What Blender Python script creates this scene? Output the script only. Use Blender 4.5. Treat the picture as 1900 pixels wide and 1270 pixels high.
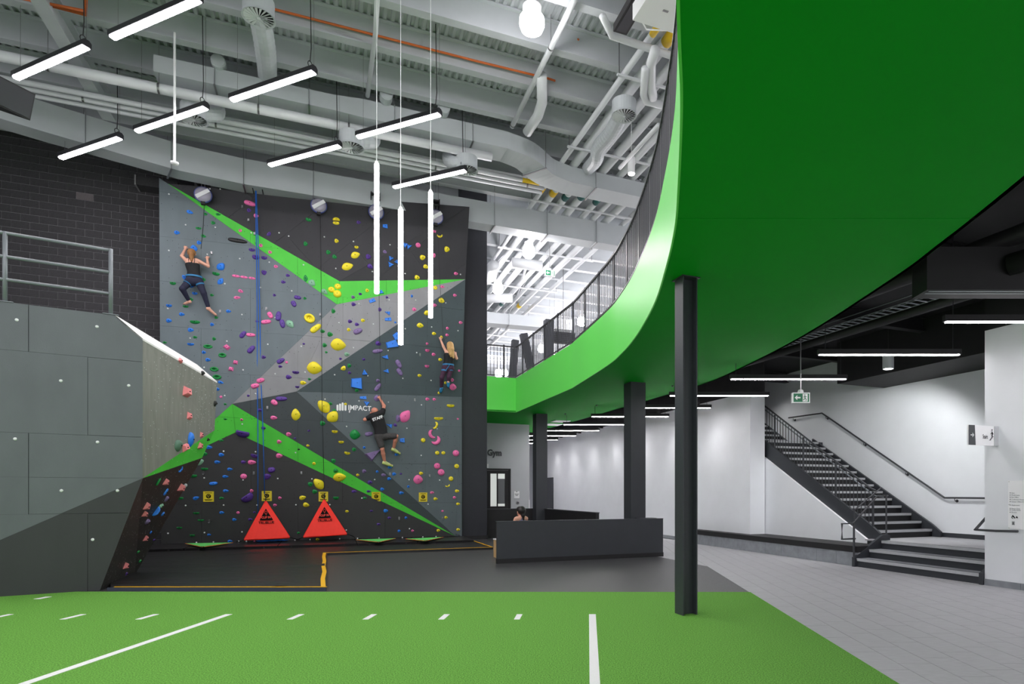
import bpy, math, random
import numpy as np
from mathutils import Vector, Matrix
random.seed(7)
for o in list(bpy.data.objects): bpy.data.objects.remove(o, do_unlink=True)
SC = bpy.context.scene
COL = SC.collection
# ------------------------------------------------------------------ camera
F, CX, CY, H = 1168.0, 1091.0, 914.0, 1.55
cam_d = bpy.data.cameras.new('camera'); cam = bpy.data.objects.new('camera', cam_d); COL.objects.link(cam)
cam.location = (0, 0, H); cam.rotation_euler = (math.pi/2, 0, 0)
cam_d.sensor_width = 36; cam_d.sensor_fit = 'HORIZONTAL'; cam_d.lens = 36*F/1900
cam_d.shift_x = (950-CX)/1900; cam_d.shift_y = (CY-635)/1900; cam_d.clip_end = 200
SC.camera = cam
# ------------------------------------------------------------------ world, exposure
wd = bpy.data.worlds.new('world'); SC.world = wd; wd.use_nodes = True
wd.node_tree.nodes['Background'].inputs[0].default_value = (0.97, 0.94, 1.0, 1)
wd.node_tree.nodes['Background'].inputs[1].default_value = 0.95
SC.view_settings.view_transform = 'Standard'; SC.view_settings.look = 'None'
SC.view_settings.gamma = 1; SC.view_settings.use_curve_mapping = False
SC.view_settings.exposure = 0.15
E_LIN, E_TUBE, E_COR, E_BAY, E_UP = 56, 22, 45, 40, 140      # fixture strengths
W_WASH, W_STAIR = 32, 240
# ------------------------------------------------------------------ maths
TH = math.atan2(482, F)
E1 = Vector((math.cos(TH), math.sin(TH), 0)); E2 = Vector((-math.sin(TH), math.cos(TH), 0)); UP = Vector((0, 0, 1))
CAMP = Vector((0, 0, H))
def W(s, t, z=0.0): return E1*s + E2*t + UP*z
def ray(px, py): return Vector(((px-CX)/F, 1.0, (CY-py)/F))
def atY(px, py, Y): return CAMP + ray(px, py)*Y
def atz(px, py, z): r = ray(px, py); return CAMP + r*((z-H)/r.z)
def att(px, py, t): r = ray(px, py); return CAMP + r*(t/r.dot(E2))
def ats(px, py, s): r = ray(px, py); return CAMP + r*(s/r.dot(E1))
def gs(p): return p.dot(E1)
def gt(p): return p.dot(E2)
def lin(c):
    return tuple((v/12.92 if v <= .04045 else ((v+.055)/1.055)**2.4) for v in [x/255 for x in c])
def clip(poly, n, d):      # keep n.p <= d ; 2D
    out = []
    for i in range(len(poly)):
        a, b = poly[i], poly[(i+1) % len(poly)]
        da, db = n[0]*a[0]+n[1]*a[1]-d, n[0]*b[0]+n[1]*b[1]-d
        if da <= 0: out.append(a)
        if (da < 0 < db) or (db < 0 < da):
            k = da/(da-db); out.append((a[0]+(b[0]-a[0])*k, a[1]+(b[1]-a[1])*k))
    return out
def area2(p): return .5*sum(p[i][0]*p[(i+1) % len(p)][1]-p[(i+1) % len(p)][0]*p[i][1] for i in range(len(p)))
def catmull(pts, n):
    out = []
    for i in range(len(pts)-1):
        p0, p1, p2, p3 = pts[max(i-1, 0)], pts[i], pts[i+1], pts[min(i+2, len(pts)-1)]
        for k in range(n):
            u = k/n
            out.append(tuple(.5*((2*b)+(-a+c)*u+(2*a-5*b+4*c-d)*u*u+(-a+3*b-3*c+d)*u**3) for a, b, c, d in zip(p0, p1, p2, p3)))
    out.append(tuple(pts[-1])); return out
# ------------------------------------------------------------------ materials
MATS = {}
def mat(name, col, rough=.6, metal=0, var=0, scale=8, bump=0, bscale=60, emit=0, spec=.5, stretch=None, alpha=None, coat=0):
    m = bpy.data.materials.new(name); m.use_nodes = True; nt = m.node_tree; b = nt.nodes['Principled BSDF']
    c = lin(col)+(1,)
    b.inputs['Base Color'].default_value = c; b.inputs['Roughness'].default_value = rough; b.inputs['Metallic'].default_value = metal
    b.inputs['Specular IOR Level'].default_value = spec
    if coat: b.inputs['Coat Weight'].default_value = coat
    if emit:
        b.inputs['Emission Color'].default_value = c; b.inputs['Emission Strength'].default_value = emit
    if var or bump:
        tc = nt.nodes.new('ShaderNodeTexCoord'); mp = nt.nodes.new('ShaderNodeMapping'); nt.links.new(tc.outputs['Object'], mp.inputs[0])
        if stretch: mp.inputs['Scale'].default_value = stretch
        if var:
            n = nt.nodes.new('ShaderNodeTexNoise'); n.inputs['Scale'].default_value = scale; n.inputs['Detail'].default_value = 6
            nt.links.new(mp.outputs[0], n.inputs['Vector'])
            r = nt.nodes.new('ShaderNodeValToRGB'); r.color_ramp.elements[0].position = .3; r.color_ramp.elements[1].position = .7
            r.color_ramp.elements[0].color = tuple(x*(1-var) for x in c[:3])+(1,); r.color_ramp.elements[1].color = tuple(min(1, x*(1+var)) for x in c[:3])+(1,)
            nt.links.new(n.outputs['Fac'], r.inputs[0]); nt.links.new(r.outputs[0], b.inputs['Base Color'])
        if bump:
            n2 = nt.nodes.new('ShaderNodeTexNoise'); n2.inputs['Scale'].default_value = bscale; n2.inputs['Detail'].default_value = 4
            nt.links.new(mp.outputs[0], n2.inputs['Vector'])
            bp = nt.nodes.new('ShaderNodeBump'); bp.inputs['Strength'].default_value = bump; bp.inputs['Distance'].default_value = .02
            nt.links.new(n2.outputs['Fac'], bp.inputs['Height']); nt.links.new(bp.outputs[0], b.inputs['Normal'])
    if alpha is not None: b.inputs['Alpha'].default_value = alpha
    MATS[name] = m; return m
M = MATS
mat('turf', (120, 184, 80), .85, var=.55, scale=85, bump=1.0, bscale=140, spec=.1)
mat('turf_white', (252, 254, 252), .8, var=.05, scale=60, bump=.6, bscale=200)
mat('rubber', (64, 64, 66), .42, var=.25, scale=220, bump=.15, bscale=250)
mat('tile', (176, 176, 180), .45, var=.10, scale=6, stretch=(1.2, 9, 1), bump=.05, bscale=40)
mat('grout', (206, 206, 208), .8, var=.05)
mat('tile_dark', (140, 144, 149), .55, var=.14, scale=7)
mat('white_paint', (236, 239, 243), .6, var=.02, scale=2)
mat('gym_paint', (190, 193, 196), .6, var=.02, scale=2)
mat('duct', (188, 194, 197), .5, var=.03, scale=2)
mat('deck', (190, 195, 198), .55, var=.03, scale=3)
mat('pipe', (214, 218, 220), .45)
mat('black_paint', (26, 26, 28), .6, var=.15, scale=5)
mat('black_ceiling', (19, 19, 21), .7, var=.2, scale=4)
mat('charcoal', (52, 55, 60), .5, var=.05, scale=5)
mat('steel_dark', (58, 61, 67), .4, var=.06, scale=30)
mat('rail_grey', (128, 134, 139), .38, .2)
mat('rail_dark', (60, 62, 66), .4)
mat('block', (70, 69, 72), .9, var=.16, scale=30, bump=.7, bscale=120)
mat('block_pale', (118, 111, 114), .9, var=.10, scale=30, bump=.5, bscale=120)
mat('mortar', (148, 147, 150), .95, var=.12, scale=20, bump=.5, bscale=80)
def wallmat(n, c): mat(n, c, .62, var=.07, scale=3.0, bump=.12, bscale=160, stretch=(1, 1, .5))
wallmat('w_mid', (104, 116, 121)); wallmat('w_dark', (47, 47, 51)); wallmat('w_light', (146, 147, 150))
wallmat('w_teal', (66, 79, 83)); wallmat('w_low', (88, 99, 103)); wallmat('w_deep', (52, 61, 64)); wallmat('w_black', (46, 46, 47))
wallmat('w_green', (78, 205, 62))
mat('upper_floor', (190, 188, 184), .5, var=.04)
mat('pier', (38, 40, 47), .5, var=.05)
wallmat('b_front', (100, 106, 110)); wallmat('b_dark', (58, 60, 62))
mat('b_side', (124, 125, 117), .55, var=.13, scale=5, stretch=(3, 3, .4), bump=.1, bscale=120)
mat('b_black', (50, 48, 47), .5, var=.3, scale=7, stretch=(3, 3, .5), bump=.15, bscale=90)
mat('b_cap', (228, 228, 226), .6, var=.03)
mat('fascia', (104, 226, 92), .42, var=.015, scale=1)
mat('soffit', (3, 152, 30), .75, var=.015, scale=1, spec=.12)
mat('nosing', (182, 184, 187), .5, var=.04, scale=20)
mat('vinyl', (31, 30, 32), .46, var=.2, scale=5, bump=1.0, bscale=3.5, stretch=(.5, 1.6, 1))
mat('vinyl_pad', (44, 42, 44), .3, var=.12, scale=8, bump=.1, bscale=12)
mat('vinyl_rim', (52, 60, 78), .45, var=.1)
mat('yellow_tape', (235, 178, 20), .5, var=.08, scale=30)
mat('red_fabric', (255, 44, 26), .65, var=.05, scale=14, bump=.15, bscale=18)
mat('green_fabric', (110, 222, 112), .6, var=.06, scale=14)
mat('print_black', (16, 12, 12), .85, spec=.15)
mat('print_soft', (150, 152, 156), .7)
mat('print_red', (235, 60, 45), .6)
mat('print_white', (238, 240, 240), .6)
mat('print_grey', (78, 80, 84), .6)
mat('sign_white', (250, 251, 252), .4)
mat('sign_green', (8, 98, 64), .5, emit=.2)
mat('notice', (222, 200, 40), .5)
mat('rope_blue', (28, 104, 200), .7, bump=.4, bscale=300)
mat('strap', (34, 34, 36), .7)
mat('metal', (150, 150, 152), .3, .9)
mat('metal_dark', (70, 70, 74), .35, .8)
mat('plug', (225, 228, 228), .4)
mat('device_shell', (170, 166, 182), .3, .1)
mat('device_blue', (70, 82, 150), .35)
mat('orange_pipe', (214, 108, 48), .5)
mat('yellow_band', (236, 196, 28), .5)
mat('teal_band', (40, 100, 96), .5)
mat('wood', (204, 170, 120), .5, var=.12, scale=6, stretch=(6, 6, 1))
mat('pane', (196, 200, 196), .1, emit=.7)  # pane glow painted in place of a lit room behind the door
mat('pane_dark', (90, 94, 96), .1, emit=.12)  # dimmer painted glow for the darker part of that view
EMC = (255, 249, 253)
mat('lin_glow', EMC, .5, emit=E_LIN); mat('tube_glow', EMC, .5, emit=E_TUBE); mat('cor_glow', EMC, .5, emit=E_COR)
mat('bay_glow', EMC, .5, emit=E_BAY); mat('up_glow', EMC, .5, emit=E_UP); mat('spot_glow', EMC, .5, emit=12)
mat('skin', (226, 170, 146), .5, var=.04, scale=10); mat('skin_tan', (214, 142, 118), .5, var=.05, scale=10)
mat('hair_light', (196, 156, 98), .55, var=.3, scale=20, stretch=(6, 6, .6)); mat('hair_brown', (150, 104, 60), .55, var=.3, scale=20, stretch=(6, 6, .6))
mat('hair_black', (26, 22, 22), .4, var=.2, scale=20)
mat('cloth_black', (24, 24, 27), .8, var=.15, scale=14); mat('cloth_navy', (32, 34, 58), .8, var=.15, scale=14)
mat('cloth_plum', (66, 36, 60), .8, var=.2, scale=14); mat('cloth_grey', (66, 64, 64), .8, var=.2, scale=18)
mat('cloth_lilac', (106, 104, 130), .8); mat('harness_blue', (42, 120, 170), .6)
mat('shoe_lime', (216, 224, 150), .5); mat('shoe_sole', (190, 214, 60), .5); mat('shoe_blue', (50, 150, 205), .5)
HC = {'b': (42, 130, 238), 'g': (26, 146, 70), 'p': (92, 58, 152), 'k': (255, 118, 180), 'y': (255, 232, 48), 'c': (250, 142, 146),
      'h': (92, 128, 108), 'w': (190, 188, 196), 'x': (34, 33, 35), 'u': (132, 110, 160), 'e': (140, 190, 160)}
HN = {'b': 'blue', 'g': 'green', 'p': 'purple', 'k': 'pink', 'y': 'yellow', 'c': 'coral pink', 'h': 'chalky dark green', 'w': 'pale grey', 'x': 'black', 'u': 'chalky purple', 'e': 'chalky green'}
for k, c in HC.items(): mat('hold_'+k, c, .45, var=.06, scale=12, bump=.2, bscale=60)
# ------------------------------------------------------------------ mesh building
ORG = {}
class MB:
    def __init__(s): s.v = []; s.f = []
    def add(s, vs, fs):
        n = len(s.v); s.v += [tuple(v) for v in vs]; s.f += [tuple(i+n for i in f) for f in fs]; return s
    def hexa(s, p): return s.add(p, [(0, 3, 2, 1), (4, 5, 6, 7), (0, 1, 5, 4), (1, 2, 6, 5), (2, 3, 7, 6), (3, 0, 4, 7)])
    def gbox(s, s0, s1, t0, t1, z0, z1):
        return s.hexa([W(s0, t0, z0), W(s1, t0, z0), W(s1, t1, z0), W(s0, t1, z0), W(s0, t0, z1), W(s1, t0, z1), W(s1, t1, z1), W(s0, t1, z1)])
    def wbox(s, x0, x1, y0, y1, z0, z1):
        return s.hexa([(x0, y0, z0), (x1, y0, z0), (x1, y1, z0), (x0, y1, z0), (x0, y0, z1), (x1, y0, z1), (x1, y1, z1), (x0, y1, z1)])
    def obox(s, c, a, b, d):     # centre, half vectors
        c = Vector(c); a = Vector(a); b = Vector(b); d = Vector(d)
        return s.hexa([c-a-b-d, c+a-b-d, c+a+b-d, c-a+b-d, c-a-b+d, c+a-b+d, c+a+b+d, c-a+b+d])
    def prism(s, poly, ex):      # 3D polygon extruded by vector
        n = len(poly); ex = Vector(ex); p = [Vector(q) for q in poly]
        nrm = Vector((0, 0, 0))
        for i in range(n): nrm += p[i].cross(p[(i+1) % n])
        if nrm.dot(ex) > 0: p.reverse()
        return s.add(p+[q+ex for q in p], [tuple(range(n)), tuple(range(2*n-1, n-1, -1))]+[(i, i+n, (i+1) % n+n, (i+1) % n) for i in range(n)])
    def tube(s, path, r, seg=8, cap=True, rs=None, sq=None):
        P = [Vector(p) for p in path]; n = len(P); vs = []; up = None
        for i in range(n):
            d = (P[min(i+1, n-1)]-P[max(i-1, 0)]).normalized()
            if up is None:
                up = Vector((0, 0, 1)) if abs(d.z) < .9 else Vector((1, 0, 0))
            a = d.cross(up).normalized(); up = a.cross(d).normalized()
            rr = rs[i] if rs else r
            k = 1.0
            if 0 < i < n-1:
                c = max(-.9, min(1, (P[i]-P[i-1]).normalized().dot((P[i+1]-P[i]).normalized()))); k = min(1.6, 1/math.sqrt((1+c)/2))
            for j in range(seg):
                an = 2*math.pi*(j+.5)/seg
                if sq: q = a*sq[0]*(1 if math.cos(an) > 0 else -1)*k+up*sq[1]*(1 if math.sin(an) > 0 else -1)
                else: q = a*math.cos(an)*rr*k+up*math.sin(an)*rr
                vs.append(P[i]+q)
        fs = [(i*seg+j, i*seg+(j+1) % seg, (i+1)*seg+(j+1) % seg, (i+1)*seg+j) for i in range(n-1) for j in range(seg)]
        if cap: fs += [tuple(range(seg-1, -1, -1)), tuple(range((n-1)*seg, n*seg))]
        return s.add(vs, fs)
    def lathe(s, c, ax, prof, seg=24):   # prof: (r, h) along axis
        c = Vector(c); ax = Vector(ax).normalized(); a = ax.orthogonal().normalized(); b = ax.cross(a)
        vs = [c+ax*h+(a*math.cos(2*math.pi*j/seg)+b*math.sin(2*math.pi*j/seg))*r for r, h in prof for j in range(seg)]
        n = len(prof)
        fs = [(i*seg+j, i*seg+(j+1) % seg, (i+1)*seg+(j+1) % seg, (i+1)*seg+j) for i in range(n-1) for j in range(seg)]
        fs += [tuple(range(seg-1, -1, -1)), tuple(range((n-1)*seg, n*seg))]
        return s.add(vs, fs)
    def build(s, name, m, parent=None, origin=None, smooth=False):
        me = bpy.data.meshes.new(name)
        if parent is not None: o0 = ORG[parent.name]
        elif origin is not None: o0 = Vector(origin)
        else:
            A = np.array(s.v); mn, mx = A.min(0), A.max(0); o0 = Vector(((mn[0]+mx[0])/2, (mn[1]+mx[1])/2, mn[2]))
        me.from_pydata([(v[0]-o0.x, v[1]-o0.y, v[2]-o0.z) for v in s.v], [], s.f)
        me.materials.append(M[m] if isinstance(m, str) else m)
        if smooth: me.polygons.foreach_set('use_smooth', [True]*len(me.polygons))
        me.update()
        ob = bpy.data.objects.new(name, me); COL.objects.link(ob)
        if parent is not None: ob.parent = parent
        else: ob.location = o0
        ORG[ob.name] = o0
        return ob
def tag(o, label, cat, group=None, kind=None):
    if label: o['label'] = label
    if cat: o['category'] = cat
    if group: o['group'] = group
    if kind: o['kind'] = kind
    return o
def struct(o): o['kind'] = 'structure'; return o
def thing(name, label, cat, loc, group=None):
    o = bpy.data.objects.new(name, None); COL.objects.link(o); o.location = loc; o.empty_display_size = .1; ORG[o.name] = Vector(loc)
    return tag(o, label, cat, group)
def setting(name, loc=(0, 0, 0)):
    o = bpy.data.objects.new(name, None); COL.objects.link(o); o.location = loc; ORG[o.name] = Vector(loc); return struct(o)
def text(string, size, org, xd, yd, m, name, parent=None, bold=0, align='LEFT', lift=.002, depth=.001, label=None, cat=None, narrow=1.0):
    cu = bpy.data.curves.new('t', 'FONT'); cu.body = string; cu.size = size; cu.offset = bold; cu.extrude = depth; cu.align_x = align; cu.resolution_u = 3
    to = bpy.data.objects.new('t', cu); COL.objects.link(to)
    dg = bpy.context.evaluated_depsgraph_get(); me = bpy.data.meshes.new_from_object(to.evaluated_get(dg))
    bpy.data.objects.remove(to, do_unlink=True); bpy.data.curves.remove(cu)
    xd = Vector(xd).normalized(); yd = Vector(yd).normalized(); n = xd.cross(yd)
    org = Vector(org)
    b = MB(); b.v = [tuple(org+xd*v.co.x*narrow+yd*v.co.y+n*(v.co.z+lift)) for v in me.vertices]; b.f = [tuple(p.vertices) for p in me.polygons]
    bpy.data.meshes.remove(me)
    o = b.build(name, m, parent)
    if label: tag(o, label, cat)
    return o
# ================================================================== STRUCTURE
# ---- floors
b = MB(); b.wbox(-22, 20, -6, 45, -.15, -.012); fl = struct(b.build('floor', 'grout', origin=(0, 0, 0)))
XR = 2.5
b = MB(); b.prism([(-20, 9.5, -.012), (XR, 9.5, -.012), (XR, 13.15, -.012), tuple(W(7.33, 14.5, -.012)), tuple(W(7.33, 34, -.012)), (-20, 34, -.012)], (0, 0, .012))
struct(b.build('floor_rubber', 'rubber', origin=(0, 0, 0)))
# turf
tf = thing('turf', 'bright green artificial turf marked with white yard lines', 'turf', (0, 4, 0))
b = MB(); b.prism([(-17, -4, -.012), (XR, -4, -.012), (XR, 9.70, -.012), (-17, 9.78, -.012)], (0, 0, .024)); b.build('turf_sheet', 'turf', tf)
YD = 0.9144
x0 = .055
def tline(xa, ya, yb, w=.1): MB().wbox(xa-w/2, xa+w/2, ya, yb, .012, .016).build('line_marking', 'turf_white', tf)
for i in range(-12, 3):
    x = x0+i*YD
    if i % 5 == 0: tline(x, -3.5, 7.92, .085)
    elif x < XR-.1 and i < 0: tline(x, 7.60, 7.92, .07)
for i in (-9, ): tline(x0+i*YD+.25, 9.05, 9.25, .09)
# tiles
TW, TL = .305, .61
regs = [[((-1, 0), -XR), ((0, 1), 13.15), ((E1.x, E1.y), 10.22)], [((0, -1), -13.15), ((-E1.x, -E1.y), -7.33), ((E1.x, E1.y), 10.2), ((E2.x, E2.y), 34)]]
tl = []
for ix in range(-70, 45):
    for iy in range(-12, 64):
        xa = XR+ix*TW; ya = iy*TL+(ix % 3)*TL/3
        if ya < -4 or ya > 36: continue
        for R in regs:
            p = [(xa+.003, ya+.003), (xa+TW-.003, ya+.003), (xa+TW-.003, ya+TL-.003), (xa+.003, ya+TL-.003)]
            for n, d in R:
                p = clip(p, n, d)
                if len(p) < 3: break
            if len(p) >= 3 and area2(p) > .004:
                cx = sum(q[0] for q in p)/len(p); cy = sum(q[1] for q in p)/len(p)
                vis = cy > 4.9 and cx/cy < .72
                tl.append((vis, cy, p))
tl.sort(key=lambda a: (not a[0], a[1]))
rest = MB()
for i, (vis, cy, p) in enumerate(tl):
    b = MB() if (i < 300 and vis) else rest
    b.prism([(x, y, -.012) for x, y in p], (0, 0, .012))
    if b is not rest: b.build('tile', 'tile', fl)
o = rest.build('tile_field', 'tile', fl); o['kind'] = 'stuff'
# ---- climbing side back wall of concrete block (plane t = 21.33)
TC = 21.33
cw = setting('wall_back')
MB().gbox(-20, 4.3, TC+.005, TC+.3, 0, 11.6).build('mortar_bed', 'mortar', cw)
pale = [(3, 41)]
bl = []
for r in range(0, 58):
    for c in range(-30, 16):
        sa = -8.0+c*.4+(.2 if r % 2 else 0)
        if sa > -3.6 or sa < -13: continue
        q = W(sa+.2, TC, r*.2+.1); px = CX+F*q.x/q.y; py = CY-F*(q.z-H)/q.y
        bl.append((0 if (-10 < px < 305 and 235 < py < 650) else 1, abs(px-150), sa, r, px, py))
bl.sort(); rest = MB(); meshc = {}
for i, (v, _, sa, r, px, py) in enumerate(bl):
    s0, s1, z0, z1 = sa+.007, sa+.393, r*.2+.007, r*.2+.193
    if v == 0 and i < 300:
        key = 'block_pale' if (abs(px-167) < 17 and abs(py-372) < 7) else 'block'
        if key not in meshc:
            bb = MB(); bb.gbox(-.193, .193, -.012, .03, 0, .186); ob = bb.build('block', key, cw, ); meshc[key] = ob.data
            ob.location = W(s0+.193, TC, z0)
        else:
            ob = bpy.data.objects.new('block', meshc[key]); COL.objects.link(ob); ob.parent = cw
            ob.location = W(s0+.193, TC+random.uniform(-.002, .002), z0)
    else: rest.gbox(s0, s1, TC-.012, TC+.02, z0, z1)
o = rest.build('block_field', 'block', cw); o['kind'] = 'stuff'
# dark column at far left and pier beside the climbing wall
MB().gbox(-13.6, -9.25, 20.2, TC+.2, 0, 11.6).build('trim_1', 'steel_dark', origin=W(-9.5, 20.5, 0)); struct(bpy.data.objects['trim_1'])
b = MB(); b.gbox(3.98, 4.86, 20.55, 24.3, 0, 11.6); o = struct(b.build('wall_pier', 'pier'))
b = MB(); b.gbox(4.0, 4.88, 20.53, 24.3, 0, .12); struct(b.build('baseboard_pier', 'black_paint'))
# gym wall under the balcony, with door
gw = setting('wall_gym', W(6, 24.15, 0)); TG = 24.15
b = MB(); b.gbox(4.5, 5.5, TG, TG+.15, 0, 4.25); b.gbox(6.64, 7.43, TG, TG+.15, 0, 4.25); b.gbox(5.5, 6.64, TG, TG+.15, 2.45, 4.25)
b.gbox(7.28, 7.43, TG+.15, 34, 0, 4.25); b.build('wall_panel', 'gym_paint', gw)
dr = setting('door_1', W(5.3, TG, 0))
b = MB(); b.gbox(5.46, 5.54, TG-.03, TG+.15, 0, 2.48); b.gbox(6.6, 6.66, TG-.03, TG+.15, 0, 2.48); b.gbox(5.54, 6.6, TG-.03, TG+.15, 2.42, 2.48); b.build('door_frame', 'black_paint', dr)
b = MB()
for a in ((5.55, 5.85, 0, 2.41), (6.43, 6.59, 0, 2.41), (5.85, 6.43, 0, 1.0), (5.85, 6.43, 2.28, 2.41)): b.gbox(a[0], a[1], TG, TG+.05, a[2], a[3])
b.build('door_leaf', 'black_paint', dr)
lf = bpy.data.objects['door_leaf']
MB().gbox(5.85, 6.12, TG+.02, TG+.03, 1.0, 2.28).build('pane', 'pane', lf); MB().gbox(6.12, 6.43, TG+.02, TG+.03, 1.1, 2.08).build('pane', 'pane_dark', lf)
MB().gbox(6.12, 6.43, TG+.02, TG+.03, 2.08, 2.28).build('pane', 'pane', lf); MB().gbox(6.12, 6.43, TG+.02, TG+.03, 1.0, 1.1).build('pane', 'pane', lf)
MB().gbox(6.1, 6.15, TG+.01, TG+.04, 1.0, 2.28).build('mullion', 'black_paint', lf)
MB().gbox(5.62, 5.65, TG-.05, TG-.02, 1.0, 1.3).build('door_handle', 'metal', lf)
# corridor wall (s = 10.5) from t = 14 to 34, its end wall, the stairwell walls
WH = 4.25
b = MB(); b.gbox(10.5, 10.98, 14.0, 34.2, 0, WH); struct(b.build('wall_corridor', 'white_paint'))
b = MB(); b.gbox(10.5, 10.98, 14.0, 34.2, WH, 5.2); struct(b.build('wall_corridor_upper', 'black_ceiling'))
b = MB(); b.gbox(10.485, 10.5, 16.56, 34, 0, .11); struct(b.build('baseboard_corridor', 'tile_dark'))
b = MB(); b.gbox(7.2, 10.5, 34, 34.2, 0, 5.2); struct(b.build('wall_far', 'white_paint'))
b = MB(); b.gbox(10.44, 10.5, 30.0, 31.0, 0, 2.3); struct(b.build('door_2', 'steel_dark'))
b = MB(); b.gbox(13.05, 13.3, 3.5, 19.6, 0, 5.2); struct(b.build('wall_stair', 'white_paint'))
b = MB(); b.gbox(10.98, 13.05, 19.4, 19.6, 0, 5.2); struct(b.build('wall_stair_end', 'white_paint'))
b = MB(); b.gbox(11.5, 13.06, 4.6, 11.9, 4.2, 5.2); struct(b.build('ceiling_stair_bulkhead', 'black_ceiling'))
b = MB(); b.gbox(10.15, 10.42, -1.5, 7.2, 0, WH); struct(b.build('wall_right', 'white_paint'))
b = MB(); b.gbox(10.15, 10.42, -1.5, 7.2, WH, 5.2); struct(b.build('wall_right_upper', 'black_ceiling'))
bb = setting('baseboard_right', W(10.14, 5, 0))
for i in range(12): MB().gbox(10.13, 10.15, 7.2-.6*(i+1)+.003, 7.2-.6*i-.003, 0, .105).build('tile', 'tile_dark', bb)
# under stair wall: sloping top below the stringer
b = MB(); R, T = .175, .28
def stz(t): return .525+(t-10.4)/T*R
b.prism([W(11.0, 9.98, 0), W(11.0, 14.05, 0), W(11.0, 14.05, stz(14.05)-.3), W(11.0, 10.35, .42)], E1*.06); struct(b.build('wall_understair', 'white_paint'))
# bench
bn = thing('bench', 'long tiled bench with thick black slab top along white corridor wall', 'bench', W(10.3, 14, 0))
BZ = .42
t0 = 9.98; i = 0
while t0 < 16.55:
    t1 = min(t0+.6, 16.55); MB().gbox(10.2, 10.24, t0+.003, t1-.003, 0, .29).build('tile', 'tile_dark', bn); t0 += .6
MB().gbox(10.24, 10.49, 9.98, 16.55, 0, .29).build('base', 'grout', bn); MB().gbox(10.49, 10.99, 9.98, 13.98, 0, .29).build('base', 'grout', bn)
b = MB(); b.gbox(10.185, 10.495, 9.98, 16.55, .29, BZ); b.gbox(10.495, 10.995, 9.98, 13.98, .29, BZ); b.build('slab_top', 'black_paint', bn)
# ---- lower ceiling (black) = underside of upper floor; balcony curves
LC = catmull([(-.1, -2.5), (.0, 0), (.22, 1.8), (.50, 3.55), (.644, 4.40), (.80, 5.64), (.885, 6.5), (.93, 7.6), (.94, 9.06), (.82, 10.9), (.63, 12.3), (.38, 13.48), (-.42, 16.3)], 8)
CORN = W(5.85, 20.55)
d = Vector((CORN.x-LC[-1][0], CORN.y-LC[-1][1])); N = 14
for k in range(1, N+1): LC.append((LC[0][0]*0+(-.42)+d.x*k/N, 16.3+d.y*k/N))
RC0 = [(3.0, -2.5), (3.2, 0), (3.5, 2.5), (3.77, 5.447), (3.86, 6.88), (3.88, 8.0), (3.737, 10.94), (3.28, 14.08), (2.86, 15.77), (1.67, 18.77), (.9, 20.6), (-.7, 24.5), (-2.7, 29.0)]
RC = catmull(RC0, 9)
ZS, ZF, ZFL = 4.25, 5.40, 5.33
bal = thing('balcony', 'curved bright green balcony sweeping overhead with deep smooth fascia', 'balcony', (1, 8, ZS))
def lc_at(u):
    k = u*(len(LC)-1); i = min(int(k), len(LC)-2); f = k-i; return (LC[i][0]*(1-f)+LC[i+1][0]*f, LC[i][1]*(1-f)+LC[i+1][1]*f)
def rc_at(u):
    k = u*(len(RC)-1); i = min(int(k), len(RC)-2); f = k-i; return (RC[i][0]*(1-f)+RC[i+1][0]*f, RC[i][1]*(1-f)+RC[i+1][1]*f)
def xr_at(Y):
    for i in range(len(RC)-1):
        if RC[i][1] <= Y <= RC[i+1][1]:
            f = (Y-RC[i][1])/max(1e-6, RC[i+1][1]-RC[i][1]); return RC[i][0]+(RC[i+1][0]-RC[i][0])*f
    return RC[-1][0]
def xl_at(Y):
    if Y >= CORN.y: return None
    for i in range(len(LC)-1):
        if LC[i][1] <= Y <= LC[i+1][1]:
            f = (Y-LC[i][1])/max(1e-6, LC[i+1][1]-LC[i][1]); return LC[i][0]+(LC[i+1][0]-LC[i][0])*f
    return LC[0][0]
PN = W(4.86, 20.55); GC = W(4.86, 24.15); GR = W(7.43, 24.15)
def soffit(ya, yb, n):
    b = MB(); ys = [ya+(yb-ya)*k/n for k in range(n+1)]
    for k in range(n):
        y0, y1 = ys[k], ys[k+1]
        p = [(xl_at(y0)+.016, y0, ZS), (xr_at(y0), y0, ZS), (xr_at(y1), y1, ZS), (xl_at(y1)+.016, y1, ZS)]
        b.prism(p, (0, 0, .05))
    return b
YJ = 6.2
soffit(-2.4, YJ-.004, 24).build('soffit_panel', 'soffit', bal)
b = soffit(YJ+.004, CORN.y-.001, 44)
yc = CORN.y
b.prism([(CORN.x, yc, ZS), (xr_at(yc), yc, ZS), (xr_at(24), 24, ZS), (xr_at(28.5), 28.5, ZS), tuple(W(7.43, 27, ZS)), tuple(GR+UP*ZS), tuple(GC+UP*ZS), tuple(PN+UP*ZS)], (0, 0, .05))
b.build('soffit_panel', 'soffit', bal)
def ribbon(b, pts, z0, z1, th=.03):
    n = len(pts)
    for i in range(n-1):
        a, c = Vector(pts[i]+(0,)), Vector(pts[i+1]+(0,)); dd = (c-a).normalized(); nn = Vector((dd.y, -dd.x, 0))*th
        b.hexa([a+UP*z0, c+UP*z0, c+nn+UP*z0, a+nn+UP*z0, a+UP*z1, c+UP*z1, c+nn+UP*z1, a+nn+UP*z1])
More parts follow.
